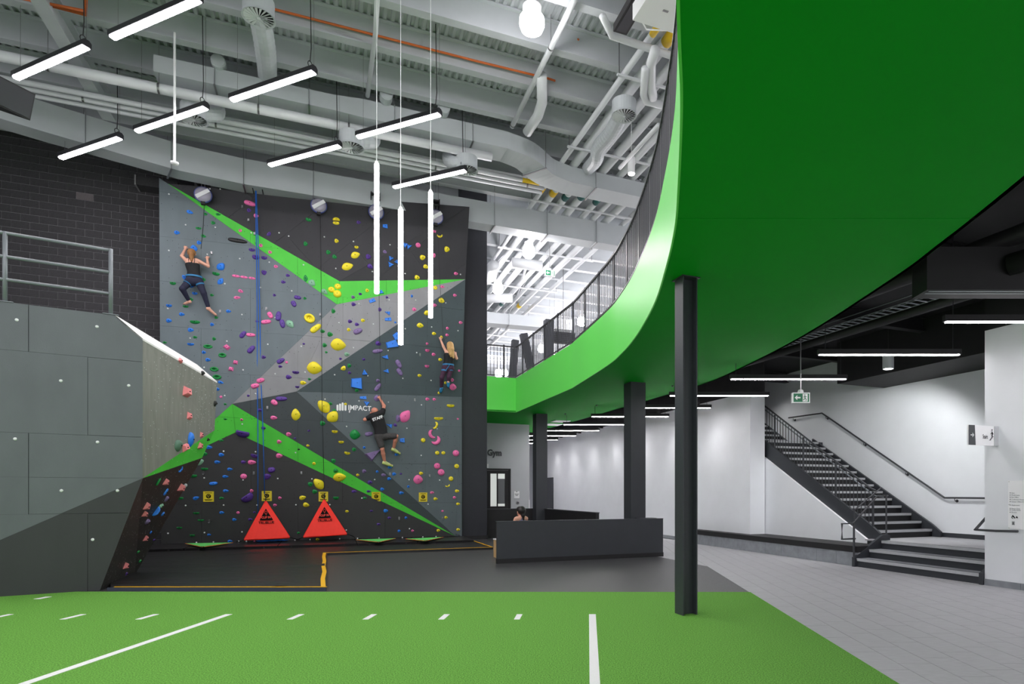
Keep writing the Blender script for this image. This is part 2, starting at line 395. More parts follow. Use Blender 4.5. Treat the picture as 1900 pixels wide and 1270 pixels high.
def ribbon_s(pts, z0, z1, th):
    b = MB(); n = len(pts); A = []; 
    for i in range(n):
        a = Vector(pts[max(i-1, 0)]+(0,)); c = Vector(pts[min(i+1, n-1)]+(0,)); dd = (c-a).normalized(); nn = Vector((dd.y, -dd.x, 0))*th; p = Vector(pts[i]+(0,))
        A += [p+UP*z0, p+UP*z1, p+nn+UP*z1, p+nn+UP*z0]
    fs = [(i*4+j, i*4+(j+1) % 4, (i+1)*4+(j+1) % 4, (i+1)*4+j) for i in range(n-1) for j in range(4)]+[(0, 3, 2, 1), tuple((n-1)*4+j for j in range(4))]
    return b.add(A, fs)
isp = [i for i, p in enumerate(LC) if p[1] > 12.3][0]
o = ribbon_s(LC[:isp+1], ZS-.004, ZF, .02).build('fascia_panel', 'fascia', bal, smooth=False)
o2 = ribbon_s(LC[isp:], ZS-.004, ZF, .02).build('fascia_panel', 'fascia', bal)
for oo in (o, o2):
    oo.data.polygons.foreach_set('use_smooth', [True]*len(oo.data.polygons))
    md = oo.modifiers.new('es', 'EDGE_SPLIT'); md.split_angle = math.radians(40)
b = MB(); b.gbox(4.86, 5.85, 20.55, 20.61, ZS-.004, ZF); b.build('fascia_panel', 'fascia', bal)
b = MB(); ribbon(b, RC, ZS, 5.2, -.05); b.build('rear_edge', 'black_ceiling', bal)
for (px, py) in ((1107, 752), (1049, 768), (1248, 716)):
    c = atz(px, py, ZS); MB().lathe(c, (0, 0, -1), [(.03, -.01), (.03, .012), (.012, .03)], 10).build('sprinkler_head', 'metal_dark', bal)
for (px, py) in ((1040, 782), (1026, 788)):
    c = atz(px, py, ZS); MB().obox(c-UP*.01, E1*.3, E2*.3, UP*.012).build('ceiling_vent', 'sign_white', bal)
# upper floor slab
b = MB(); pts = [(p[0]+.06, p[1]) for p in LC]
for i in range(len(pts)-1):
    b.prism([pts[i]+(5.2,), (16, pts[i][1], 5.2), (16, pts[i+1][1], 5.2), pts[i+1]+(5.2,)], (0, 0, .13))
b.prism([tuple(W(4.86, 20.6, 5.2)), tuple(W(5.9, 20.6, 5.2)), (16, CORN.y, 5.2), (16, 52, 5.2), tuple(W(1.0, 52, 5.2)), tuple(W(1.0, 24.5, 5.2)), tuple(W(4.86, 24.5, 5.2))], (0, 0, .13))
o = struct(b.build('ceiling_lower', 'black_ceiling', origin=(0, 0, 5.2)))
b = MB(); b.prism([(p[0]+.07, p[1], 5.33) for p in LC]+[tuple(W(5.9, 20.62, 5.33)), tuple(W(4.9, 20.62, 5.33)), tuple(W(4.9, 24.6, 5.33)), tuple(W(1.2, 24.6, 5.33)), tuple(W(1.2, 51, 5.33)), tuple(W(18, 51, 5.33)), tuple(W(18, 5, 5.33)), (16, -2.5, 5.33)], (0, 0, .012)); struct(b.build('floor_upper', 'upper_floor', origin=(0, 0, 5.33)))
# ---- roof
ZD = 11.6
ce = setting('ceiling', (0, 0, 0))
b = MB(); prof = [(0, 0), (.06, 0), (.085, .045), (.135, .045)]
s = -17.0; ring = []
while s < 24:
    for a, z in prof: ring.append((s+a, ZD+z))
    s += .16
vs = [W(a, -3, z) for a, z in ring]+[W(a, 52, z) for a, z in ring]; n = len(ring)
b.add(vs, [(i, i+n, i+1+n, i+1) for i in range(n-1)]); b.build('roof_deck', 'deck', ce)
MB().gbox(-17, 24, -3, 52, ZD+.06, ZD+.12).build('roof_cover', 'deck', ce)
def ibeam(b, P, Q, d, w, tf=.025, tw=.015):   # along P->Q, top at P.z
    a = (Q-P).normalized(); sd = a.cross(UP).normalized()*w/2; c = (P+Q)/2; h = (Q-P)/2
    b.obox(c-UP*tf/2, h, sd, UP*tf/2); b.obox(c-UP*(d-tf/2), h, sd, UP*tf/2); b.obox(c-UP*d/2, h, sd.normalized()*tw/2, UP*(d/2-tf))
t = .5; TB = []
while t < 51:
    TB.append(t); b = MB(); ibeam(b, W(-17, t, ZD), W(24, t, ZD), .61, .2); b.build('roof_beam', 'deck', ce); t += 1.36
# crossing girders and braces at the left
for sg in (-4.9, ):
    b = MB(); ibeam(b, W(sg, 2, ZD-.56), W(sg, 18.5, ZD-.56), .5, .26); b.build('girder', 'deck', ce)
b = MB(); b.obox(W(-4.9, 13.4, ZD-.3), E1*.02, E2*.3, UP*.27); b.obox(W(-4.9, 14.9, ZD-.3), E1*.02, E2*.3, UP*.27); b.build('gusset_plate', 'deck', ce)
# ---- upper floor hall beyond the balcony
b = MB(); b.gbox(1.0, 20, 51, 51.2, 5.35, ZD); struct(b.build('wall_upper_far', 'white_paint'))
b = MB(); b.gbox(1.0, 1.2, 24.4, 51, 5.35, ZD); b.gbox(1.2, 4.86, 24.31, 24.5, 5.35, ZD); struct(b.build('wall_upper_side', 'white_paint'))
b = MB(); b.gbox(18, 18.2, 8, 51, 5.35, ZD); struct(b.build('wall_upper_right', 'white_paint'))
# ---- columns
def col_box(s, t, z1, label, w=.4):
    c = thing('column', label, 'column', W(s, t, 0)); MB().gbox(s-w/2, s+w/2, t-w/2, t+w/2, 0, z1).build('shaft', 'charcoal', c)
    MB().gbox(s-w/2-.006, s+w/2+.006, t-w/2-.006, t+w/2+.006, 0, .1).build('base_trim', 'black_paint', c)
col_box(7.02, 13.98, ZS, 'charcoal boxed column rising behind right end of reception desk')
col_box(6.78, 20.78, ZS, 'charcoal boxed column beside the gym door, farthest of three')
p = atz(1258, 1140, .012); s1, t1 = gs(p)+.1, gt(p)-.03
c = thing('column', 'dark grey steel I-beam column standing on the turf', 'column', W(s1, t1, 0))
b = MB(); b.gbox(s1-.105, s1-.09, t1-.1, t1+.1, .012, ZS); b.build('flange', 'steel_dark', c)
b = MB(); b.gbox(s1+.09, s1+.105, t1-.1, t1+.1, .012, ZS); b.build('flange', 'steel_dark', c)
MB().gbox(s1-.09, s1+.09, t1-.008, t1+.008, .012, ZS).build('web', 'steel_dark', c)
MB().gbox(s1-.13, s1+.13, t1-.13, t1+.13, ZS-.014, ZS-.002).build('cap_plate', 'steel_dark', c)
# ---- balcony railing
rl = thing('balcony_railing', 'dark steel railing with vertical bars following the curved balcony edge', 'railing', (0.5, 9, ZF))
RP = [(p[0]+.035, p[1]) for p in LC if p[1] > 1.5]+[]
RPv = [Vector(p+(0,)) for p in RP]
cor = W(5.85, 20.585); end = W(4.87, 20.585)
full = RPv+[cor, end]
MB().tube([q+UP*(ZF+1.05) for q in full], 0, 4, sq=(.025, .02)).build('top_rail', 'rail_dark', rl)
MB().tube([q+UP*(ZF+.06) for q in full], 0, 4, sq=(.02, .015)).build('bottom_rail', 'rail_dark', rl)
cum = [0]
for i in range(len(full)-1): cum.append(cum[-1]+(full[i+1]-full[i]).length)
def alongf(u):
    for i in range(len(full)-1):
        if cum[i] <= u <= cum[i+1]: f = (u-cum[i])/max(1e-9, cum[i+1]-cum[i]); return full[i].lerp(full[i+1], f), (full[i+1]-full[i]).normalized()
    return full[-1], (full[-1]-full[-2]).normalized()
npost = int(cum[-1]/1.2); mesh_b = None; mesh_p = None
nb = int(cum[-1]/.115); 
for i in range(nb+1):
    q, dd = alongf(cum[-1]*i/nb); post = (i % 10 == 0)
    key = 'post' if post else 'baluster'
    me = mesh_p if post else mesh_b
    if me is None:
        b = MB(); b.obox((0, 0, .55 if post else .55), (.008, 0, 0) if not post else (.03, 0, 0), (0, .008 if not post else .012, 0), (0, 0, .5 if not post else .55)); ob = b.build(key, 'rail_dark', None, origin=(0, 0, 0)); me = ob.data; bpy.data.objects.remove(ob)
        if post: mesh_p = me
        else: mesh_b = me
    ob = bpy.data.objects.new(key, me); COL.objects.link(ob); ob.parent = rl
    ob.location = q+UP*ZF-ORG[rl.name]; ob.rotation_euler = (0, 0, math.atan2(dd.y, dd.x))
# ---- stairs
st = thing('staircase', 'dark steel staircase with pale tread nosings rising between white walls', 'stairs', W(12, 11, 0))
PZ = .525
for i in range(3):   # entry steps climbing along +s
    z1 = R*(i+1); sa = 10.15+.34*i; sb = 10.15+.34*(i+1) if i < 2 else 13.05
    ta, tb = (7.2 if i < 1 else 7.2), 9.97
    b = MB(); b.gbox(sa+.02, sb+.03 if i < 2 else sa+.36, ta, tb, 0 if i == 0 else z1-R, z1-.02); b.build('riser', 'charcoal', st)
    tp_ = st
    if i < 2: tp_ = MB().gbox(sa, sb+.03, ta, tb, z1-.02, z1).build('tread', 'tile_dark', st)
    b = MB(); b.gbox(sa-.004, sa+.035, ta+.03, tb-.02, z1-.052, z1+.002); b.build('nosing', 'nosing', tp_)
    MB().gbox(sa+.036, sa+.1, ta+.03, tb-.02, z1-.01, z1+.003).build('grip_strip', 'charcoal', tp_)
MB().gbox(10.86, 13.05, 4.8, 10.42, PZ-.03, PZ).build('platform', 'tile', st)
MB().gbox(10.9, 13.05, 4.8, 10.4, 0, PZ-.03).build('platform_base', 'charcoal', st)
MB().gbox(13.03, 13.05, 4.8, 10.3, PZ, PZ+.1).build('skirting', 'charcoal', st)
SL, SR = 11.12, 12.9
def flight(ta, za, n, nm=''):
    for i in range(n):
        z1 = za+R*(i+1); t_ = ta+T*i
        MB().gbox(SL, SR, t_+.02, t_+T+.02, z1-R-.0, z1-.03).build('riser', 'black_paint', st)
        tp_ = MB().gbox(SL, SR, t_, t_+T+.02, z1-.03, z1).build('tread', 'steel_dark', st)
        MB().gbox(SL+.02, SR-.02, t_-.004, t_+.035, z1-.052, z1+.002).build('nosing', 'nosing', tp_)
flight(10.4, PZ, 14)
ZLd = PZ+14*R; tl0 = 10.4+13*T
MB().gbox(SL, 13.05, tl0+.02, tl0+1.4, ZLd-.12, ZLd).build('landing', 'steel_dark', st)
flight(tl0+1.4, ZLd, 9)
for sa in (11.06, 12.9):
    b = MB(); ta, tb = 10.2, 10.4+14*T
    b.prism([W(sa, ta, PZ+.0), W(sa, ta+.35, PZ-.05), W(sa, tb, ZLd-.32), W(sa, tb, ZLd+.12), W(sa, ta+.25, PZ+.30), W(sa, ta, PZ+.12)], E1*.06); b.build('stringer', 'charcoal', st)
    b = MB(); ta, tb = tl0+1.3, tl0+1.4+9*T
    b.prism([W(sa, ta, ZLd-.3), W(sa, tb, ZLd+9*R-.35), W(sa, tb, ZLd+9*R+.1), W(sa, ta, ZLd+.1)], E1*.06); b.build('stringer', 'charcoal', st)
for tt in (9.97, 7.2):        # side cheeks of the entry steps
    b = MB(); s_ = 10.1
    b.prism([W(s_, tt, 0), W(s_+.12, tt, 0), W(11.1, tt, PZ-.05), W(11.1, tt, PZ+.12), W(10.9, tt, PZ+.12), W(s_+.02, tt, .2), W(s_, tt, .2)], E2*.07); b.build('cheek', 'charcoal', st)
# balustrade of the flight
br = thing('stair_balustrade', 'dark steel stair balustrade with slim vertical bars and double rail', 'railing', W(11.1, 10.4, PZ))
sB = 11.09; za = lambda t: PZ+(t-10.4)/T*R
pth = [W(sB, 10.15, PZ+1.0), W(sB, 10.5, PZ+1.0), W(sB, 10.4+13.6*T, za(10.4+13.6*T)+1.0)]
MB().tube([W(sB, 10.35, PZ+1.06), W(sB, 10.5, za(10.5)+1.06), W(sB, 14.3, za(14.3)+1.06), W(sB, 15.4, ZLd+1.2), W(sB, 17.6, ZLd+1.2+2.2*R/T)], .021, 8).build('top_rail', 'rail_dark', br)
MB().tube([W(sB+.07, 10.2, PZ+.92), W(sB+.07, 10.45, za(10.45)+.92), W(sB+.07, 14.3, za(14.3)+.92)], .017, 8).build('handrail', 'rail_grey', br)
t = 10.42; i = 0
while t < 14.3:
    post = (i % 10 == 0)
    MB().obox(W(sB, t, za(t)+.53), E1*(.018 if post else .007), E2*(.018 if post else .007), UP*.5).build('post' if post else 'baluster', 'rail_dark', br)
    t += .11; i += 1
# wall handrail
hr = thing('wall_handrail', 'black round handrail bracketed to the white stair wall', 'handrail', W(12.97, 12, 1.4))
sh = 12.97; zz = lambda t: PZ+(t-10.2)/T*R+.9
MB().tube([W(sh, 7.3, PZ+.9), W(sh, 10.15, PZ+.9), W(sh, 14.0, zz(14.0)), W(sh, 15.4, zz(14.0)+.02)], .021, 10).build('rail', 'rail_dark', hr)
for t in (9.9, 11.2, 12.5, 13.85, 15.2):
    z = PZ+.9 if t < 10.15 else zz(min(t, 14.0)); MB().tube([W(sh, t, z-.02), W(sh+.01, t, z-.07), W(sh+.07, t, z-.07)], .009, 6).lathe(W(13.05, t, z-.07), -E1, [(.035, 0), (.035, .012), (.01, .016)], 12).build('bracket', 'rail_dark', hr)
# entry handrails
er = thing('entry_handrail', 'dark grey looped handrail on posts left of the three entry steps', 'handrail', W(10.3, 10.0, 0))
te = 10.03
MB().tube([W(11.1, te, PZ+.95), W(10.8, te, PZ+.95), W(10.12, te, .9), W(9.82, te, .9), W(9.82, te, .58), W(10.18, te, .58)], .019, 8).build('rail', 'rail_dark', er)
MB().tube([W(10.14, te, .0), W(10.14, te, .92)], .018, 8).build('post', 'rail_dark', er); MB().tube([W(11.02, te-.03, PZ), W(11.02, te-.03, PZ+.97)], .018, 8).build('post', 'rail_dark', er)
MB().tube([W(10.16, te, 1.18), W(10.9, te, PZ+1.12)], .014, 8).build('inner_rail', 'rail_dark', er); MB().tube([W(10.16, te, .0), W(10.16, te, 1.2)], .012, 8).build('post', 'rail_dark', er)
er = thing('entry_handrail', 'dark grey handrail bent round the corner of the right hand wall', 'handrail', W(10.1, 7.2, .9))
MB().tube([W(11.0, 7.3, PZ+.95), W(10.75, 7.3, PZ+.92), W(10.06, 7.3, .92), W(10.06, 6.95, .92), W(10.1, 6.62, .93)], .021, 8).build('rail', 'rail_dark', er)
MB().tube([W(10.1, 6.7, .925), W(10.15, 6.7, .925)], .012, 6).build('bracket', 'rail_dark', er)
# ================================================================== CLIMBING WALL
TWL = 20.33
VX = {'TL': (295, 330, .0), 'GT': (312, 341, .03), 'TR': (871, 384, 1.06), 'R2': (863.5, 518.5, .55), 'R1': (857, 737, 0), 'BR': (857, 995.5, 0), 'BL': (299, 1010, 0),
      'M1': (630, 522, .42), 'M2': (625, 565, .38), 'J': (550, 727, .12), 'A0': (431, 750, .155), 'A1': (437, 803, 0), 'TIP': (845, 993.5, 0), 'LT': (298, 867, 0)}
V3 = {k: att(x, y, TWL-d) for k, (x, y, d) in VX.items()}
V3['BL'].z = V3['BR'].z = .13; V3['TIP'].z = .14
FAC = [('w_mid', 'TL M2 LT A0 GT'), ('w_green', 'GT M1 M2'), ('w_green', 'M1 R2 M2'), ('w_dark', 'GT TR M1'), ('w_dark', 'M1 TR R2'),
       ('w_light', 'M2 R2 J'), ('w_light', 'M2 J A0'), ('w_teal', 'R2 R1 J'), ('w_low', 'J R1 TIP'), ('w_low', 'R1 BR TIP'), ('w_deep', 'A0 J TIP'),
       ('w_green', 'A0 TIP A1'), ('w_green', 'A0 A1 LT'), ('w_black', 'LT BR BL A1 TIP')]
# merge mid-grey fan into one planar-ish colour; panels are cut from the triangles
cwl = thing('climbing_wall', 'tall faceted climbing wall of grey and black panels with green bands', 'climbing wall', W(0, TWL, .13))
TRI = []          # (a,b,c,normal) for ray casting
bk = MB()
def plane_t(tri):
    a, b_, c = tri; n = (b_-a).cross(c-a)
    if n.dot(E2) > 0: n = -n
    n.normalize()
    def f(s, z):      # t on plane at (s,z)
        return (n.dot(a)-n.dot(E1)*s-n.z*z)/n.dot(E2)
    return n, f
for mname, ks in FAC:
    tri = [V3[k] for k in ks.split()]
    n, f = plane_t(tri[:3]); poly = [(gs(p), p.z) for p in tri]
    cx = sum(p[0] for p in poly)/len(poly); cy = sum(p[1] for p in poly)/len(poly); poly.sort(key=lambda p: math.atan2(p[1]-cy, p[0]-cx))
    w3 = [W(s, f(s, z), z) for s, z in poly]
    for k in range(1, len(w3)-1): TRI.append((w3[0], w3[k], w3[k+1], n))
    bk.prism([W(s, f(s, z)+.025, z) for s, z in poly], E2*.05)
    diag = mname == 'w_dark'
    ang = math.radians(43) if diag else 0
    ca, sa = math.cos(ang), math.sin(ang)
    rot = [(x*ca+y*sa, -x*sa+y*ca) for x, y in poly]
    x0_, x1_ = min(p[0] for p in rot), max(p[0] for p in rot); y0_, y1_ = min(p[1] for p in rot), max(p[1] for p in rot)
    r0, r1 = math.floor(y0_/1.22), math.ceil(y1_/1.22)
    for r in range(r0, r1):
        q = clip(clip(rot, (0, -1), -r*1.22), (0, 1), (r+1)*1.22)
        if len(q) < 3: continue
        off = (.4 if r % 2 else 1.62)
        c0, c1 = math.floor((x0_-off)/2.44), math.ceil((x1_-off)/2.44)
        for c in range(c0, c1):
            p = clip(clip(q, (-1, 0), -(off+c*2.44)), (1, 0), off+(c+1)*2.44)
            if len(p) < 3 or abs(area2(p)) < .004: continue
            p = [(x*ca-y*sa, x*sa+y*ca) for x, y in p]
            cx = sum(a[0] for a in p)/len(p); cy = sum(a[1] for a in p)/len(p)
            sh = []
            for x, y in p:
                L = math.hypot(cx-x, cy-y); k = min(.0028/max(L, 1e-6), .3); sh.append((x+(cx-x)*k, y+(cy-y)*k))
            MB().prism([W(x, f(x, y), y) for x, y in sh], E2*.022).build('panel', mname, cwl)
bk.build('backing_frame', 'print_black', cwl)
b = MB(); b.gbox(-4.2, 3.95, TWL+.08, TWL+.9, .1, 9.9); b.build('support_frame', 'black_paint', cwl)
def hit(px, py, tris=TRI):
    r = ray(px, py); best = None
    for a, b_, c, n in tris:
        dn = r.dot(n)
        if abs(dn) < 1e-9: continue
        k = (a-CAMP).dot(n)/dn
        if k <= 0: continue
        p = CAMP+r*k
        e = .0
        N = (b_-a).cross(c-a)
        w = [(b_-a).cross(p-a).dot(N), (c-b_).cross(p-b_).dot(N), (a-c).cross(p-c).dot(N)]
        if min(w) >= -1e-4*N.length_squared:
            if best is None or k < best[0]: best = (k, p, n)
    return (best[1], best[2]) if best else None
def wall_hit(px, py):
    h = hit(px, py)
    if h is None: return att(px, py, TWL), -E2
    return h
# bolt holes (stuff) and anchor plugs
bh = MB()
for mname, ks in FAC:
    pass
for tri in [list(q[:3]) for q in TRI]:
    n, f = plane_t(tri); poly = [(gs(p), p.z) for p in tri]
    a = n.cross(UP).normalized(); u = a.cross(n)
    for i in range(int(abs(area2(poly))*9)):
        r1, r2 = random.random(), random.random()
        if r1+r2 > 1: r1, r2 = 1-r1, 1-r2
        p = tri[0]+(tri[1]-tri[0])*r1+(tri[2]-tri[0])*r2+n*.001
        bh.add([p+(a*math.cos(k*1.0472)+u*math.sin(k*1.0472))*.008 for k in range(6)], [(0, 1, 2, 3, 4, 5)])
o = bh.build('bolt_hole', 'print_black', cwl); o['kind'] = 'stuff'
CR = {'5': (280, 320, 5.772), '6': (580, 320, 5.772), '7': (280, 530, 5.772), '8': (580, 530, 5.772), '9': (280, 740, 4.378), 'a': (580, 740, 4.378), 'b': (0, 560, 4.233), 'c': (180, 800, 4.097)}
def cpx(k, x, y): ox, oy, s = CR[k]; return ox+x/s, oy+y/s
PL = {'5': '192,233 372,562 690,589 632,176 742,178 192,837 604,878 952,925 1268,963 1476,683 1373,648 1075,648 1635,992 793,1194 1172,1236 1225,227',
      '6': '126,692 438,740 829,776 249,1030 640,1063 991,1085 1584,1094',
      '7': '180,247 1508,58 1172,22 975,312 420,565 814,597 1252,631 1331,345 1609,652 1330,947 1651,929 987,905 790,1180 1121,1160 570,878',
      '8': '497,195 820,154 1104,157 1426,186 283,401 651,413 1275,445 437,668 992,464 1557,485 1115,720 809,697 236,957 592,968 966,996 1268,1018 133,1218 497,1238 812,1252',
      '9': '590,428 850,433 1175,440 742,208 433,645 748,662 1030,650 1308,653 282,869 591,867 862,866 1178,864 139,1096 740,1084 435,1090 370,1170 508,1166 712,1160 776,1160 1170,1150 1293,1146',
      'a': '276,227 766,242 882,462 783,660 1032,663 504,658 400,810 140,863 938,858 787,1058 274,1069 378,20 616,30 884,52 1012,245 220,1140 365,1137 540,1134 730,1130 896,1126 1003,1122'}
pm = None
def inst(name, me, p, n, parent=None, sx=1, sy=1, sz=1, rot=0):
    n = n.normalized(); xa = UP.cross(n).normalized(); za = n.cross(xa)   # local x = right, y = up, z = outward
    Rm = Matrix((xa, za, n)).transposed().to_4x4() @ Matrix.Rotation(math.radians(rot), 4, 'Z') @ Matrix.Diagonal((sx, sy, sz, 1))
    ob = bpy.data.objects.new(name, me); COL.objects.link(ob)
    if parent is not None: ob.parent = parent; p = p-ORG[parent.name]
    ob.matrix_local = Matrix.Translation(p) @ Rm
    return ob
def free_mesh(b, m, smooth=True):
    ob = b.build('tmp', m, None, origin=(0, 0, 0), smooth=smooth); me = ob.data; bpy.data.objects.remove(ob); return me
plug_me = free_mesh(MB().lathe((0, 0, -.004), (0, 0, 1), [(.022, 0), (.022, .008), (.014, .014)], 8), 'plug')
for k, sx in PL.items():
    for w in sx.split():
        x, y = map(float, w.split(',')); p, n = wall_hit(*cpx(k, x, y)); inst('anchor_plug', plug_me, p, n, cwl)
hang_me = free_mesh(MB().obox((0, 0, .012), (.022, 0, 0), (0, .035, 0), (0, 0, .004)).lathe((0, .01, 0), (0, 0, 1), [(.014, 0), (.014, .03)], 8).tube([(0, -.03, .01), (.02, -.045, .05), (0, -.06, .06), (-.02, -.045, .05), (0, -.03, .012)], .006, 5), 'metal', False)
HG = {'5': '980,366 1045,510 1110,655 650,862', '7': '742,276 1236,247 1812,310', '8': '80,312 1150,738 1094,1222', '9': '946,71 427,601 836,602 1222,601 474,993', 'a': '300,105 628,610 950,625 703,970 1056,970'}
for k, sx in HG.items():
    for w in sx.split():
        x, y = map(float, w.split(',')); p, n = wall_hit(*cpx(k, x, y)); inst('bolt_hanger', hang_me, p, n, cwl)
# ================================================================== BOULDER
C0 = atz(185, 1097, 0); DB = Vector((math.cos(math.radians(32)), math.sin(math.radians(32)), 0)); NB = Vector((DB.y, -DB.x, 0))   # outward
def onF(px, py, off=0.0):
    r = ray(px, py); k = (C0+NB*off-CAMP).dot(NB)/r.dot(NB); return CAMP+r*k
bd = thing('boulder_wall', 'grey angular bouldering wall with green stripe leaning over black mat', 'climbing wall', C0)
fu = lambda p: (p-C0).dot(DB)
A_, B_, P_ = onF(265, 628.5), onF(265, 888), onF(214, 585)
ZT = P_.z
uL = -4.6
front = [(uL, 0.0), (0, 0), (fu(B_), B_.z), (fu(A_), A_.z), (fu(P_), ZT), (uL, ZT)]
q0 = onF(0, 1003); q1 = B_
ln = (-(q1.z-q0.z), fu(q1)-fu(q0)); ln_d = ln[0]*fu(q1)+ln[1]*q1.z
def F3(u, z, off=0): return C0+DB*u+UP*z+NB*off
# split concave front into two convex pieces at the B corner height
convex = [clip(front, (0, 1), B_.z), clip(front, (0, -1), -B_.z)]
for ci, piece in enumerate(convex):
    for side in (0, 1):
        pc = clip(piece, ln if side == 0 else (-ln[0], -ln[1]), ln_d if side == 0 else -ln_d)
        if len(pc) < 3: continue
        for r in range(0, 5):
            q = clip(clip(pc, (0, -1), -r*1.22), (0, 1), (r+1)*1.22)
            if len(q) < 3: continue
            uj = fu(onF(52, 620)) if r % 2 else fu(onF(163, 740))
            if r % 2 == 1: uj = fu(onF(53, 850))
            for c in range(-5, 4):
                p = clip(clip(q, (-1, 0), -(uj+c*2.44)), (1, 0), uj+(c+1)*2.44)
                if len(p) < 3 or abs(area2(p)) < .003: continue
                cx = sum(a[0] for a in p)/len(p); cy = sum(a[1] for a in p)/len(p); sh = []
                for x, y in p:
                    L = math.hypot(cx-x, cy-y); k = min(.004/max(L, 1e-6), .3); sh.append((x+(cx-x)*k, y+(cy-y)*k))
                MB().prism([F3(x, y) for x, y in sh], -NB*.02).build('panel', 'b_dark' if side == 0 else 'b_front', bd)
YE = 12.6
E_, D_, G_ = atY(403, 708.4, YE), atY(398, 799, YE), atY(375, 850, YE-.25)
Fb = atz(250, 1068, 0); Q_ = atY(366, 677, 13.3)
# side facets
def facet(pts, m, th, nm='side_panel'):
    n = (pts[1]-pts[0]).cross(pts[2]-pts[0]).normalized()
    if n.dot(E1+Vector((0, -1, 0))) < 0: n = -n
    return MB().prism(pts, -n*th).build(nm, m, bd), n
BT = []
for pts, m in (([A_, B_, D_], 'b_side'), ([A_, D_, E_], 'b_side'), ([B_, G_, D_], 'w_green'), ([B_, C0, Fb], 'b_black'), ([B_, Fb, G_], 'b_black')):
    o, n = facet(pts, m, .02); BT.append((pts[0], pts[1], pts[2], n))
MB().prism([P_, A_, E_, Q_], -UP*.03).build('top_cap', 'b_cap', bd)
b = MB()     # hidden back structure
bi = [F3(uL, 0, -.03), F3(-.15, 0, -.03), Fb+(-E1)*.15, F3(uL, 0, -4.5)]
ti = [F3(uL, ZT-.05, -.03), P_-NB*.06-DB*.1-UP*.05, Q_-E1*.25-UP*.1, F3(uL, ZT-.05, -4.5)]
b.hexa(bi+ti); b.build('core_frame', 'black_paint', bd)
MB().prism([F3(uL, ZT-.05, -.02), P_-UP*.05-NB*.02, Q_-UP*.08, F3(uL, ZT-.05, -4.5)], UP*.04).build('top_deck', 'black_paint', bd)
for px, py in ((31, 594), (180, 606.5), (113, 707), (239, 716), (28, 815), (181, 821), (218, 911), (114, 911), (172, 1002)):
    inst('anchor_plug', plug_me, onF(px, py), NB, bd, 1.1, 1.1, 1)
bh = MB()
a = None
for (p0, p1, p2, n), cnt in zip(BT, (90, 90, 20, 120, 120)):
    a = n.cross(UP).normalized(); u = a.cross(n)
    for i in range(cnt):
        r1, r2 = random.random(), random.random()
        if r1+r2 > 1: r1, r2 = 1-r1, 1-r2
        p = p0+(p1-p0)*r1+(p2-p0)*r2+n*.0015
        bh.add([p+(a*math.cos(k*1.0472)+u*math.sin(k*1.0472))*.006 for k in range(6)], [(0, 1, 2, 3, 4, 5)])
o = bh.build('bolt_hole', 'plug', bd); o['kind'] = 'stuff'
# platform railing
pr = thing('platform_railing', 'grey pipe guard rail on top of the bouldering wall', 'railing', F3(-2, ZT))
u1 = fu(onF(205, 582)); rr = .026
ends = [uL, fu(onF(8, 560)), u1]
for hh in (1.03, .68, .34):
    MB().tube([F3(uL, ZT+hh, -.04), F3(u1, ZT+hh, -.04)], rr, 10).build('rail', 'rail_grey', pr, smooth=True)
for u in (uL, fu(onF(8, 560)), u1):
    MB().tube([F3(u, ZT-.02, -.04), F3(u, ZT+1.05, -.04)], rr*1.15, 10).build('post', 'rail_grey', pr, smooth=True)
    MB().obox(F3(u, ZT+.008, -.04), DB*.1, NB*.05, UP*.006).build('base_plate', 'rail_grey', pr)
